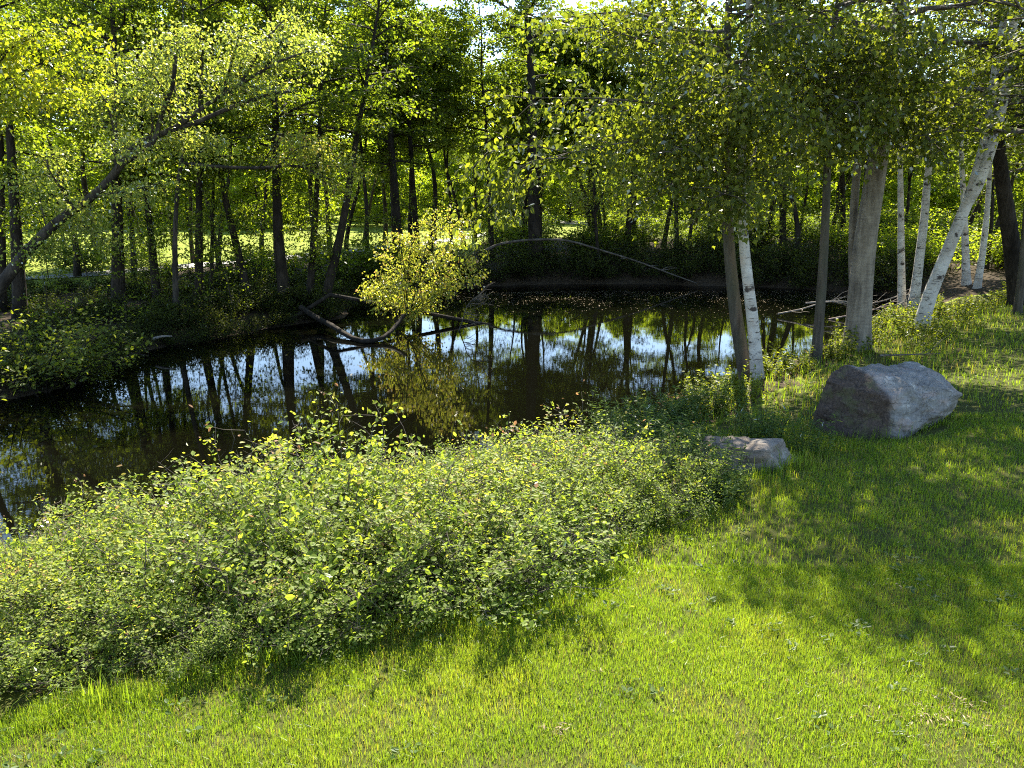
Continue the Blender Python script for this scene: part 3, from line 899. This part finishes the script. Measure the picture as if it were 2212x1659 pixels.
scatter(backp, spots, R, 'sunlit bushy tree beyond the far lawn', 'bushy trees beyond the far lawn', (.6, .85), [(-.33, 'left of the leaning trunks'), (-.02, 'left of the broad far trunk'), (.22, 'between broad trunk and birch'), (9, 'right of the white birch')])

def bushmb(seed, rad, h, nstem, ntw, lps, leaf, shape, leafm, name, cat, spread=.1, stem='bark_far', hang=.1, rs=.012, low=.25, gap=0, gsc=4.):
    R = np.random.default_rng(seed)
    root = thing(name, '', cat, (0, 0, 0), group='')
    st, cr = MB(), MB()
    C, AX = [], []
    for k in range(nstem):
        a = R.uniform(0, 6.28); q = math.sqrt(R.random())
        p0 = np.array((math.cos(a) * q * rad * .45, math.sin(a) * q * rad * .45, -.06))
        L = h * R.uniform(.75, 1.12)
        P, _, _ = branch(R, p0, a + R.normal() * .4, 1.45 - .75 * q + R.normal() * .1, L, 6, .35, .14)
        st.add(*tube(P, np.linspace(rs, rs * .3, 6), 4))
        for s in range(ntw):
            g = (low + (1 - low) * (s + R.random()) / ntw) * 5
            j = min(int(g), 4)
            b = P[j] + (P[j + 1] - P[j]) * (g - j)
            Q, _, _ = branch(R, b, R.uniform(0, 6.28), R.uniform(-.1, .9), h * .28 * R.uniform(.4, 1.1), 3, .3, .2)
            st.add(*tube(Q, [rs * .4, rs * .3, rs * .12], 3))
            t = R.random(lps) * 2
            jj = np.minimum(t.astype(int), 1)
            C.append(Q[jj] + (Q[jj + 1] - Q[jj]) * (t - jj)[:, None] + R.normal(size=(lps, 3)) * spread)
            ax = norm(Q[-1] - Q[0])[None] * .6 + R.normal(size=(lps, 3)) * .65
            ax[:, 2] -= hang
            AX.append(ax)
    C = np.concatenate(C); AX = np.concatenate(AX)
    k = C[:, 2] > .02
    C, AX = C[k], AX[k]
    if gap:
        k = fbm(C * gsc + seed, 3, 11) > gap - .06 * R.random(len(C))
        C, AX = C[k], AX[k]
    AX[:, 2] *= .6
    NR = R.normal(size=(len(C), 3)) * .45
    NR[:, 2] += 1.0
    NR[:, 1] -= .25
    t = np.clip(.55 * R.random(len(C)) + .8 * (fbm(C * 3.0 / max(h, .6), 2, 3) - .25) + .9 * np.clip(C[:, 2] / h - .62, -.2, .5), 0, 1)  # yellower tips, darker lower leaves: top light and shade put into the tint
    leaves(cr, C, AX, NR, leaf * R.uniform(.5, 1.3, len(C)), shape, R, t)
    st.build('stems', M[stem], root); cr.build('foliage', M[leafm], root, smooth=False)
    return root

# saplings and shrubs of the far bank
sapp = [generic_tree(240 + k, 3.2 + .5 * k, .5, .022, .8, 14, 12, .10, 'leaf_far', '', 'sapling', 'sapling', '', sub=3) for k in range(3)]
S = wiggle(FAR_SHORE, .35)
spots = []
for k in range(46):
    x = R.uniform(-13, 24); yy = np.interp(x, [-13, -9.4, -6, -1.9, 4, 12, 24], [16, 19, 25, 31, 35.2, 34.5, 33])
    spots.append((x, yy + abs(R.normal()) * 2.2))
spots += [(R.uniform(-17, -1), R.uniform(25.5, 33)) for k in range(38)]
spots = [p for p in spots if float(shore_dist(*p)) > .4]
scatter(sapp, spots, R, 'thin leafy sapling among the trunks on the far bank', 'saplings on the far bank', (.5, .95), [(-.33, 'left of the leaning trunks'), (-.02, 'left of the broad far trunk'), (.22, 'between broad trunk and birch'), (9, 'right of the white birch')])
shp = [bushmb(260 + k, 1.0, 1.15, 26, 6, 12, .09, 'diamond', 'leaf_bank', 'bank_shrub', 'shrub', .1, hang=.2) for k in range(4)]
sh = []
seg = np.array([(-9.7, 14.6), (-9.3, 17.2), (-8.9, 19.8), (-7.6, 21.8), (-6.6, 23.6), (-5.7, 24.5), (-5.5, 27.2), (-4.7, 30.7), (-1.5, 33), (4, 34.1), (8, 33.6), (11.6, 32.6), (14.6, 29.8)])
for row_, (o, n) in enumerate(((-.1, 38), (.7, 34), (1.8, 28))):
    Q = spline(seg, n)
    t = norm(np.gradient(Q, axis=0))
    Q = Q + np.stack([-t[:, 1], t[:, 0]], -1) * o
    for q in Q:
        sh.append((q[0] + R.normal() * .2, q[1] + R.normal() * .2))
sh = [p for p in sh if float(shore_dist(*p)) > -.45]
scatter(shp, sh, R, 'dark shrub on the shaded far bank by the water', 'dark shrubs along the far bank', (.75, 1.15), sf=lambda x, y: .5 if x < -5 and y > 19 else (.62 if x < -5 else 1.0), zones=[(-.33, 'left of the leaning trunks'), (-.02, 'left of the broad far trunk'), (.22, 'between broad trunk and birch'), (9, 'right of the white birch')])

wsh = [bushmb(270 + k, 1.0, 1.3, 26, 6, 12, .12, 'diamond', 'leaf_far', 'wood_shrub', 'shrub', .12, hang=.1) for k in range(3)]
spots = [(R.uniform(-2, 36), R.uniform(37.5, 50)) for k in range(60)] + [(R.uniform(-24, -5), R.uniform(30.5, 35)) for k in range(9)]
scatter(wsh, spots, R, 'green underwood shrub among the trunks across the pond', 'underwood shrubs across the pond', (.8, 1.5))
rsh = [bushmb(275 + k, 1.0, 1.5, 26, 6, 13, .10, 'diamond', 'leaf_back', 'sunlit_shrub', 'shrub', .12, hang=.1) for k in range(2)]
spots = [(R.uniform(15.5, 26), R.uniform(28.5, 36)) for k in range(22)]
scatter(rsh, spots, R, 'bright sunlit shrub behind the birches at the right', 'sunlit shrubs behind the birches', (.8, 1.4))

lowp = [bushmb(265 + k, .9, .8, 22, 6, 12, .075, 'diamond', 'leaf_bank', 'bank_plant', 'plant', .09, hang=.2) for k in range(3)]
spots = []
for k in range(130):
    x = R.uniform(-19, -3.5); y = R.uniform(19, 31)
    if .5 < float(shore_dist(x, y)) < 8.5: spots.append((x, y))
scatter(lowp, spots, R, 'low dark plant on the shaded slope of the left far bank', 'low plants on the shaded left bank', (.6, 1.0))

# shrub at left over the water, two clumps
for (px, py, d, s, lab) in ((70, 790, 15.2, 1.55, 'green shrub leaning over the water at the left edge'), (160, 820, 15.6, .85, 'low bright sprigs above the water beside the left edge shrub')):
    o = bushmb(280 + int(px), 1.0, 1.1, 34, 6, 15, .065, 'oval', 'leaf_birch', 'waterside_shrub', 'shrub', .07, hang=.25)
    p = W(px, py, d)
    o.location = (p[0], p[1], max(WATER, float(H(p[0], p[1])))); o.scale = (s,) * 3
    o['label'] = lab

# ------------------------------------------------------------------ boulders
def boulder(name, label, centre, size, planes, seed, mat, brown, rz=0):
    import bmesh
    bm = bmesh.new()
    bmesh.ops.create_icosphere(bm, subdivisions=5 if size[0] < .6 else 6, radius=1)
    V = np.array([v.co[:] for v in bm.verts])
    F = np.array([[v.index for v in f.verts] for f in bm.faces])
    bm.free()
    u = norm(V)
    r = np.full(len(u), 9.0)
    for (nv, dist) in planes:
        nv = np.array(nv, float); nv /= np.linalg.norm(nv)
        c = u @ nv
        r = np.minimum(r, np.where(c > .02, dist / np.maximum(c, .02), 9.0))
    r = np.minimum(r, 1.6)
    P = u * r[:, None]
    for k in range(4):                                  # chips: small random cutting planes
        pass
    P = P * np.array(size)
    n = fbm(P * 2.1 + seed, 5, seed) - .5
    ridg = np.abs(fbm(P * np.array((2.5, 2.5, 5)) + 9, 4, seed + 3) - .5)
    P = P + u * (n * .20 - ridg * .18)[:, None]
    st = fbm(P * np.array((3, 3, 8)) + 3, 3, seed + 7)
    P = P + u * (np.floor(st * 7) / 7 * .07)[:, None]
    m = MB()
    bt = brown(P)
    m.add(P, F, bt)
    me = m.mesh(name, mat, smooth=True)
    o = link(name, me)
    o.location = [float(c) for c in centre]
    o.rotation_euler = (0, 0, rz)
    try:
        me.set_sharp_from_angle(angle=math.radians(28))
    except Exception:
        pass
    return tag(o, label, 'boulder')
b = W(1930, 932, 10.75)
bz = float(H(b[0], b[1]))
boulder('boulder', 'big grey angular boulder with a brown left face on the shaded grass', (b[0], b[1], bz + .30), (.94, .94, .94),
        [((0, -1, .30), .50), ((.25, -1, -.5), .52), ((-1, -.1, .10), .99), ((-.62, -.1, .8), .86), ((-.78, -.72, .08), .86), ((.05, -.12, 1), .50), ((.22, -.5, 1), .53),
         ((1, -.1, .2), .88), ((1, -.35, -.55), .88), ((0, 1, .2), .55), ((0, 0, -1), .5), ((.75, .1, .8), .98), ((-.2, -.6, .9), .60)],
        4, M['rock'], lambda P: sstep(-.40, -.50, P[:, 0] - .25 * P[:, 1] + .15 * P[:, 2] + .12 + .22 * (fbm(P * 3, 3, 2) - .5)), rz=.45)
b = W(1612, 1020, 9.0)
bz = float(H(b[0], b[1]))
boulder('small_rock', 'low flat brownish rock half hidden in weeds left of the boulder', (b[0], b[1] + .1, bz + .09), (.5, .34, .27),
        [((0, 0, 1), .85), ((-.3, -1, .3), .8), ((1, -.4, .3), .9), ((-1, -.2, .4), .95), ((.4, -1, 0), .85), ((0, 1, .2), .8), ((0, 0, -1), .8)],
        9, M['rock_warm'], lambda P: .55 * sstep(.2, .05, P[:, 0]), rz=-.1)

# ------------------------------------------------------------------ the sunlit thicket in front
FRONT = np.array([(-4.4, 3.5), (-3.18, 4.15), (-1.95, 4.73), (-.9, 5.2), (-.1, 5.65), (.70, 6.25), (1.35, 7.0), (1.75, 7.7)])
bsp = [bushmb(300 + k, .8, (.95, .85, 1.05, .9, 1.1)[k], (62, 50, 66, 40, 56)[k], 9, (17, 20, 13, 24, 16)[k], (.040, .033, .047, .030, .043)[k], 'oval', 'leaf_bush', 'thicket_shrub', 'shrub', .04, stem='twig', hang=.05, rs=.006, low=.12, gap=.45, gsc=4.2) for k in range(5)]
S = spline(FRONT, 80)
t = norm(np.gradient(S, axis=0))
nrm2 = np.stack([-t[:, 1], t[:, 0]], -1)
spots = []
for (o, n, hs) in ((.42, 13, .78), (1.0, 12, .98), (1.6, 10, .98), (2.2, 8, .85)):
    for k in range(n):
        f = (k + .5 + R.normal() * .15) / n
        i = int(np.clip(f, 0, .999) * 79)
        oo = o * (1 if f > .12 else .8)
        p = S[i] + nrm2[i] * (oo + R.normal() * .06)
        s = hs * R.uniform(.85, 1.12) * (.8 if f < .2 else 1) * (1 + .24 * math.sin(13 * f + 1.6 * o)) * (.78 if f > .8 else 1)
        if float(shore_dist(*p)) > .15:
            spots.append((p[0], p[1], s))
def where(x, y):
    yf = float(np.interp(x, FRONT[:, 0], FRONT[:, 1]))
    side = 'left end' if x < -2.4 else ('middle' if x < -.3 else 'right end')
    face = 'facing the lawn' if y - yf < .75 else 'on the pond side'
    return 'sunlit green shrub at the %s of the thicket, %s' % (side, face), 'thicket shrubs, %s, %s' % (side, face)
for (px, py, d) in ((40, 1235, 5.5), (130, 1195, 5.9), (230, 1150, 6.3), (20, 1300, 5.1), (330, 1110, 6.7), (1400, 1130, 7.3), (1450, 1075, 7.9), (1330, 1010, 8.3), (1250, 980, 8.4)):
    p = W(px, py, d)
    spots.append((p[0], p[1], .85 if px < 400 else .68))
for k, (x, y, s) in enumerate(spots):
    z = float(H(x, y))
    o = bsp[k % 5] if k < 5 else dup(bsp[k % 5], (0, 0, 0), 0, 1, '', '')
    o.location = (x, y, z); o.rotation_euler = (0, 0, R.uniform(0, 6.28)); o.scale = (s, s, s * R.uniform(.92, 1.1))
    o['label'], o['group'] = where(x, y)
# taller sprigs that stand out of the thicket
def sprig(px, py, d, h, seed, label, leafm='leaf_bush', leaf=.04, n=3, spread=.04):
    o = bushmb(seed, .2, h, n, 9, 8, leaf, 'oval', leafm, 'tall_sprig', 'shrub', spread, stem='twig', hang=.05, rs=.007)
    p = W(px, py, d)
    o.location = (p[0], p[1], float(H(p[0], p[1])))
    o['label'] = label
sprig(1045, 1000, 7.4, 1.35, 330, 'tallest leafy sprig standing up out of the thicket')
sprig(560, 1060, 6.3, 1.25, 331, 'leafy sprig at the left crest of the thicket')
sprig(1205, 1000, 8.0, 1.2, 332, 'sprig right of the tallest one above the thicket')
sprig(960, 1010, 7.3, 1.15, 333, 'broad sprig just left of the tallest one', n=6)
sprig(1320, 1010, 8.0, 1.0, 334, 'low round bush at the right shoulder of the thicket', n=14)
sprig(1420, 1080, 7.9, .8, 335, 'small bright bush at the right end of the thicket', n=12)

for k in range(16):
    f = (k + R.random()) / 16
    i = int(f * 79)
    p = S[i] + nrm2[i] * R.uniform(.5, 2.0)
    if float(shore_dist(*p)) < .2: continue
    o = bushmb(340 + k, .18, R.uniform(1.0, 1.4), int(R.integers(2, 5)), 9, 8, .045, 'oval', 'leaf_bush', 'tall_sprig', 'shrub', .04, stem='twig', hang=.05, rs=.007)
    o.location = (p[0], p[1], float(H(*p)))
    o['label'] = 'thin leafy sprig standing above the thicket, %s' % ('toward its left end' if f < .33 else 'near its middle' if f < .66 else 'toward its right end')
    o['group'] = 'thin sprigs above the thicket, %s' % ('left' if f < .33 else 'middle' if f < .66 else 'right')
# weeds on the shady bank right of the thicket
def weedmb(seed, h, n, leaf, leafm, shape='lance', name='weed_clump', rad=.22):
    R = np.random.default_rng(seed)
    root = thing(name, '', 'weed', group='')
    st, cr = MB(), MB()
    for k in range(n):
        a = R.uniform(0, 6.28); q = rad * math.sqrt(R.random())
        P, _, _ = branch(R, (math.cos(a) * q, math.sin(a) * q, -.03), a, 1.35 + R.normal() * .12, h * R.uniform(.6, 1.1), 5, .1, .07)
        st.add(*tube(P, np.linspace(.004, .0015, 5), 3))
        m = 22
        g = (.12 + .88 * R.random(m)) * 4
        j = np.minimum(g.astype(int), 3)
        C = P[j] + (P[j + 1] - P[j]) * (g - j)[:, None]
        ax = R.normal(size=(m, 3)); ax[:, 2] = R.uniform(-.2, .7, m)
        NR = R.normal(size=(m, 3)) * .4; NR[:, 2] += 1
        leaves(cr, C, ax, NR, leaf * R.uniform(.6, 1.2, m), shape, R)
    st.build('stems', M['leaf_weed'], root); cr.build('foliage', M[leafm], root, smooth=False)
    return root
wp = [weedmb(350 + k, .5 + .07 * k, 16, .085, 'leaf_weed') for k in range(3)]
spots = []
for (px, py, n, sp) in ((1475, 1060, 9, .3), (1380, 960, 8, .4), (1440, 1010, 7, .35), (1330, 900, 8, .5), (1250, 930, 6, .4), (1530, 1110, 5, .22), (1700, 1000, 4, .3), (1420, 900, 6, .6), (1560, 870, 5, .4)):
    r_ = ray(px, py); tt = (-.25 - CAMZ) / r_[2]
    for k in range(n):
        p = (r_[0] * tt + R.normal() * sp, r_[1] * tt + R.normal() * sp)
        if float(shore_dist(*p)) > .1:
            spots.append(p)
scatter(wp, spots, R, 'dark green upright weed on the shady bank beside the thicket', 'weeds on the shady bank', (.7, 1.2))
wl = [weedmb(360 + k, .45, 16, .06, 'leaf_birch', 'oval', 'bank_plant', .3) for k in range(3)]
spots = []
for (px, py, n, sp) in ((1575, 855, 7, .35), (1680, 800, 7, .35), (1790, 770, 6, .3), (1900, 740, 8, .6), (1960, 710, 9, .7), (2060, 690, 10, .9), (2130, 660, 8, .8), (2190, 650, 6, .6), (1480, 880, 5, .4)):
    r_ = ray(px, py); tt = (-.3 - CAMZ) / r_[2]
    for k in range(n):
        p = (r_[0] * tt + R.normal() * sp, r_[1] * tt + R.normal() * sp)
        if float(shore_dist(*p)) > .05:
            spots.append(p)
scatter(wl, spots, R, 'small leafy plant at the foot of the near bank trunks', 'leafy plants around the near bank trunks', (.7, 1.5))
df = weedmb(370, .35, 20, .09, 'leaf_dead', 'lance', 'dead_fern', .3)
p = W(1470, 872, 13.6); df.location = (p[0], p[1], float(H(p[0], p[1]))); df['label'] = 'reddish brown dead fern at the pond edge left of the maple'

# ------------------------------------------------------------------ dead wood
def deadbranch(name, label, pts, d, r, twigs, seed, mat='deadwood', dd=0.):
    R = np.random.default_rng(seed)
    m = MB()
    P = spline(np.array([W(px, py, d + dd * k) for k, (px, py) in enumerate(pts)]), 22)
    c = P.mean(0)
    P = P - c
    m.add(*tube(P, np.linspace(r, r * .35, 22), 8, .08, seed))
    for k in range(twigs):
        i = int(R.uniform(3, 21))
        dv = P[min(i + 1, 21)] - P[i - 1]
        Q, _, _ = branch(R, P[i], math.atan2(dv[1], dv[0]) + R.normal() * .7, R.uniform(-.1, .7), R.uniform(.3, 1.0), 5, .2, .2)
        m.add(*tube(Q, np.linspace(r * .35, .004, 5), 4))
    o = m.build(name, M[mat])
    o.location = [float(x) for x in c]
    return tag(o, label, 'branch')
deadbranch('fallen_branch', 'long dead branch arching down to the water on the far bank', [(1050, 540), (1085, 526), (1150, 518), (1225, 520), (1300, 541), (1380, 566), (1450, 592), (1505, 612)], 32.4, .06, 7, 400, 'twig')
for k, (pts, d, r, mt, lab) in enumerate((
        ([(1680, 678), (1730, 668), (1790, 652), (1850, 660), (1900, 670)], 24.6, .03, 'deadwood', 'pale dead branch lying lowest on the water by the thick trunk'),
        ([(1740, 655), (1800, 650), (1880, 655), (1940, 640), (1985, 632)], 25.2, .035, 'deadwood', 'long pale dead branch lying on the water behind the thick trunk'),
        ([(1790, 690), (1840, 680), (1890, 668), (1950, 640)], 24, .03, 'deadpink', 'pinkish dead branch on the water right of the slim trunk'),
        ([(1880, 690), (1920, 665), (1960, 650), (1990, 640)], 23.2, .025, 'deadwood', 'thin dead stick by the foot of the thin birches'))):
    deadbranch('dead_branch', lab, pts, d, r, 8, 410 + k, mt)
o = deadbranch('bare_twigs', 'tangle of bare grey twigs beside the bright overhanging shrub', [(985, 730), (1000, 690), (1010, 660), (1030, 640)], 22, .02, 38, 420, 'twig')
deadbranch('log', 'thin pale log floating in the dark water by the left bank', [(330, 732), (350, 727), (372, 726)], 18.9, .04, 0, 421)
deadbranch('stick', 'grey stick lying on shaded grass behind the boulder', [(1900, 768), (1960, 766), (2030, 764)], 14.9, .022, 2, 422, 'twig')
q = [(965, 1413), (990, 1410), (1015, 1410), (1048, 1406)]
P = np.array([W(px, py, 4.95) for px, py in q])
deadbranch('twig', 'dry pale twig lying on the sunlit lawn near the thicket', q, 4.95, .006, 0, 423)

def stalks(name, label, px, py, d, n, h, seed):
    R = np.random.default_rng(seed)
    m = MB()
    for k in range(n):
        P, _, _ = branch(R, (R.normal() * .18, R.normal() * .15, -.05), R.uniform(0, 6.28), R.uniform(.7, 1.4), h * R.uniform(.6, 1.2), 6, .7, .15)
        m.add(*tube(P, np.linspace(.004, .0015, 6), 3), tint=np.full(18, R.random()))
        C = P[-1] + R.normal(size=(6, 3)) * .025
        leaves(m, C, R.normal(size=(6, 3)), R.normal(size=(6, 3)), .03, 'diamond', R)
    o = m.build(name, M['straw'])
    p = W(px, py, d)
    o.location = (p[0], p[1], float(H(p[0], p[1])))
    return tag(o, label, 'weeds')
stalks('dry_stalks', 'dry tan weed stalks at the left end of the thicket', 30, 1200, 5.9, 34, .85, 430)
stalks('dry_stalks', 'dry bent stalks on the crest of the thicket, left of centre', 780, 1000, 7.4, 12, 1.0, 431)
stalks('dry_stalks', 'dry brown seed stalks above the thicket, far left crest', 440, 1060, 6.6, 12, 1.0, 432)
stalks('dry_stalks', 'dry brown stalks right of the tallest sprig', 1130, 970, 8.2, 12, .9, 433)

# ------------------------------------------------------------------ grass: single blades in one object
def inpoly_bush(x, y):
    yf = np.interp(x, FRONT[:, 0], FRONT[:, 1])
    return (y > yf + .12) & (y < yf + 2.6) & (x < 2.0)

def blades(mb, x, y, h, wdt, R, tint, lean=.45):
    n = len(x)
    z = H(x, y) - .01
    a = R.uniform(0, 6.28, n)
    side = np.stack([np.cos(a), np.sin(a), np.zeros(n)], -1) * wdt[:, None] / 2
    b = a + R.normal(size=n) * .6 + 1.57
    ln = np.abs(R.normal(size=n)) * lean
    dv = np.stack([np.cos(b), np.sin(b), np.zeros(n)], -1)
    p0 = np.stack([x, y, z], -1)
    pm = p0 + np.array((0, 0, 1)) * (h * .6)[:, None] + dv * (h * ln * .35)[:, None]
    pt = p0 + np.array((0, 0, 1)) * (h * (1 - .25 * np.minimum(ln, 1)))[:, None] + dv * (h * ln)[:, None]
    V = np.stack([p0 - side, p0 + side, pm - side * .75, pm + side * .75, pt], 1)
    k = np.arange(n)[:, None] * 5
    mb.add(V.reshape(-1, 3), (k + np.array([0, 1, 3])[None]), np.repeat(tint, 5))
    mb.f.append(k + np.array([0, 3, 2])[None] + (mb.n - 5 * n))
    mb.f.append(k + np.array([2, 3, 4])[None] + (mb.n - 5 * n))

def frame_pts(R, n, d0, d1):
    d = np.sqrt(R.uniform(d0 ** 2, d1 ** 2, n))
    u = R.uniform(-1, 1, n) * (.70 * d + .5)
    return u, d

def lawn(mb, R, n, d0, d1, hh, ww):
    x, y = frame_pts(R, n, d0, d1)
    ds = shore_dist(x, y)
    rock = ((x - 5.15) / 1.0) ** 2 + ((y - 10.55) / .6) ** 2 < 1
    keep = (ds > .35) & ~inpoly_bush(x, y) & (farness(x, y) < .5) & ~rock
    patch = n2(x, y, 1.6, 21)
    bare = n2(x, y, 3.5, 33)
    keep &= R.random(n) < np.clip(1.5 - 1.6 * np.clip(bare - .46, 0, 1) * 4, .5, 1)
    x, y, ds, patch, bare = x[keep], y[keep], ds[keep], patch[keep], bare[keep]
    m = len(x)
    yf = np.interp(x, FRONT[:, 0], FRONT[:, 1])
    edge = np.exp(-((y - yf) / .22) ** 2) * (x < 2.1) * np.clip(n2(x, y, 2.6, 41) * 3.2 - 1.0, 0, 1.2)
    wild = 1 - sstep(2.2, 4.6, ds)
    h = hh * R.uniform(.55, 1.25, m) * (.75 + .6 * patch)
    h *= 1 + edge * R.uniform(.3, 2.2, m) + wild * R.uniform(0, 1.6, m)
    tint = np.clip(.30 * R.random(m) + .25 + .75 * (patch - .5) + .25 * np.clip(bare - .5, 0, 1) + .07 * wild, 0, .93)
    dry = R.random(m) < .05 + .25 * np.clip(bare - .5, 0, 1) * 2 + .15 * wild
    tint = np.where(dry, R.uniform(.9, 1, m), tint)
    tint = np.where((R.random(m) < .35 * wild) & (tint < .8), R.uniform(0, .2, m), tint)
    blades(mb, x, y, h, ww * R.uniform(.7, 1.3, m), R, tint)
R = np.random.default_rng(9)
gm = MB()
lawn(gm, R, 300000, 3.2, 6.2, .060, .0037)
lawn(gm, R, 150000, 6.0, 11, .075, .006)
lawn(gm, R, 70000, 10.5, 24, .10, .012)
tag(gm.build('grass', M['grass'], smooth=False), 'sunlit green lawn grass with dappled shade', 'grass', kind='stuff')

# tall tufts along the thicket's foot and here and there
gm = MB()
for (cx, cy, n, h) in [(float(a), float(np.interp(a, FRONT[:, 0], FRONT[:, 1]) - .02), 60, .24) for a in (-3.3, -2.7, -2.2, -1.75, -1.3, -1.05, -.75, -.2, .15, .5, 1.0)] + \
        [(1.9, 6.4, 46, .16), (2.4, 6.15, 40, .15), (2.0, 6.2, 30, .16), (2.5, 5.55, 30, .15), (3.2, 4.9, 40, .13), (2.75, 4.75, 30, .13), (3.9, 5.3, 26, .16), (3.6, 7.2, 30, .18), (3.4, 8.9, 50, .3), (3.0, 8.6, 40, .28)]:
    x = cx + R.normal(size=n) * .12; y = cy + R.normal(size=n) * .05
    blades(gm, x, y, h * R.uniform(.5, 1.25, n), .008 * R.uniform(.7, 1.2, n), R, np.clip(R.normal(size=n) * .12 + .45, 0, .85), .5)
for (cx, cy, ra, rb, rot, n) in ((5.25, 10.75, .98, .58, .45, 420), (2.75, 9.1, .52, .36, -.1, 200)):
    a = R.uniform(0, 6.28, n); q = 1 + np.abs(R.normal(size=n)) * .14
    ex, ey = np.cos(a) * ra * q, np.sin(a) * rb * q
    x = cx + ex * math.cos(rot) - ey * math.sin(rot); y = cy + ex * math.sin(rot) + ey * math.cos(rot)
    blades(gm, x, y, R.uniform(.06, .26, n), .010 * R.uniform(.6, 1.2, n), R, np.clip(R.normal(size=n) * .2 + .35, 0, 1), .6)
tag(gm.build('tall_grass', M['grass'], smooth=False), 'taller grass tufts along the foot of the thicket', 'grass', kind='stuff')

gm = MB()                                          # clover and plantain leaves in the lawn
n = 420
x, y = frame_pts(R, n, 3.3, 9)
k = (n2(x, y, 1.1, 51) > .5) & ~inpoly_bush(x, y) & (shore_dist(x, y) > 2)
x, y = x[k], y[k]
for (cx, cy) in zip(x, y):
    m = int(R.integers(4, 9))
    a = R.uniform(0, 6.28, m)
    C = np.stack([cx + R.normal(size=m) * .03, cy + R.normal(size=m) * .03, np.full(m, float(H(cx, cy)) + .03) + .02 * R.random(m)], -1)
    leaves(gm, C, np.stack([np.cos(a), np.sin(a), np.full(m, .25)], -1), np.array((0, 0, 1.)) + R.normal(size=(m, 3)) * .25, .04 * R.uniform(.6, 1.4, m), 'oval', R)
tag(gm.build('lawn_weeds', M['leaf_weed'], smooth=False), 'small broad leaved weeds growing in the lawn', 'weeds', kind='stuff')

# dry clippings and dead patches
gm = MB()
for (px, py, n, s) in ((1690, 1880, 0, 0), (1210, 1585, 26, .03), (2020, 1555, 90, .10), (2075, 1530, 40, .07), (1290, 1455, 8, .03), (2010, 1275, 14, .06), (1885, 1265, 14, .07)):
    if not n: continue
    r_ = ray(px, py); tt = (0 - CAMZ) / r_[2]
    x = r_[0] * tt + R.normal(size=n) * s * 1.6; y = r_[1] * tt + R.normal(size=n) * s * .6
    C = np.stack([x, y, H(x, y) + .005 + .035 * R.random(n)], -1)
    ax = R.normal(size=(n, 3)); ax[:, 2] *= .3
    leaves(gm, C, ax, np.array((0, 0, 1.)) + R.normal(size=(n, 3)) * .3, .045 * R.uniform(.4, 1.3, n), 'lance', R)
tag(gm.build('dry_clippings', M['straw'], smooth=False), 'pale dry grass clippings lying on the lawn', 'dry grass', kind='stuff')

# brown leaves under the thicket and along the near bank
gm = MB()
n = 9000
x = R.uniform(-4.5, 14, n); y = R.uniform(3.5, 24, n)
ds = shore_dist(x, y)
k = (farness(x, y) < .5) & (ds > 0) & (((ds < 3.2) & (R.random(n) < .5)) | inpoly_bush(x, y))
x, y = x[k], y[k]
n = len(x)
leaves(gm, np.stack([x, y, H(x, y) + .015 + .03 * R.random(n)], -1), R.normal(size=(n, 3)) * np.array((1, 1, .3)), np.array((0, 0, 1.)) + R.normal(size=(n, 3)) * .4, .07 * R.uniform(.6, 1.2, n), 'oval', R)
tag(gm.build('leaf_litter', M['leaf_dead'], smooth=False), 'brown dead leaves under the thicket and along the bank', 'leaf litter', kind='stuff')

# specks of leaf and pollen afloat on the far water
gm = MB()
n = 3600
x = R.uniform(-3, 14, n); y = 31 - np.abs(R.normal(size=n)) * 2.4 + .8 * (n2(x, x * 0, .5) - .5)
k = shore_dist(x, y) < -.1
x, y = x[k], y[k]; n = len(x)
leaves(gm, np.stack([x, y, np.full(n, WATER + .004)], -1), R.normal(size=(n, 3)) * np.array((1, 1, 0)), np.array((0, 0, 1.)) + np.zeros((n, 3)), .03 * R.uniform(.4, 1.6, n), 'diamond', R)
tag(gm.build('floating_leaves', M['straw'], smooth=False), 'pale specks of leaf afloat on the far water', 'floating leaves', kind='stuff')
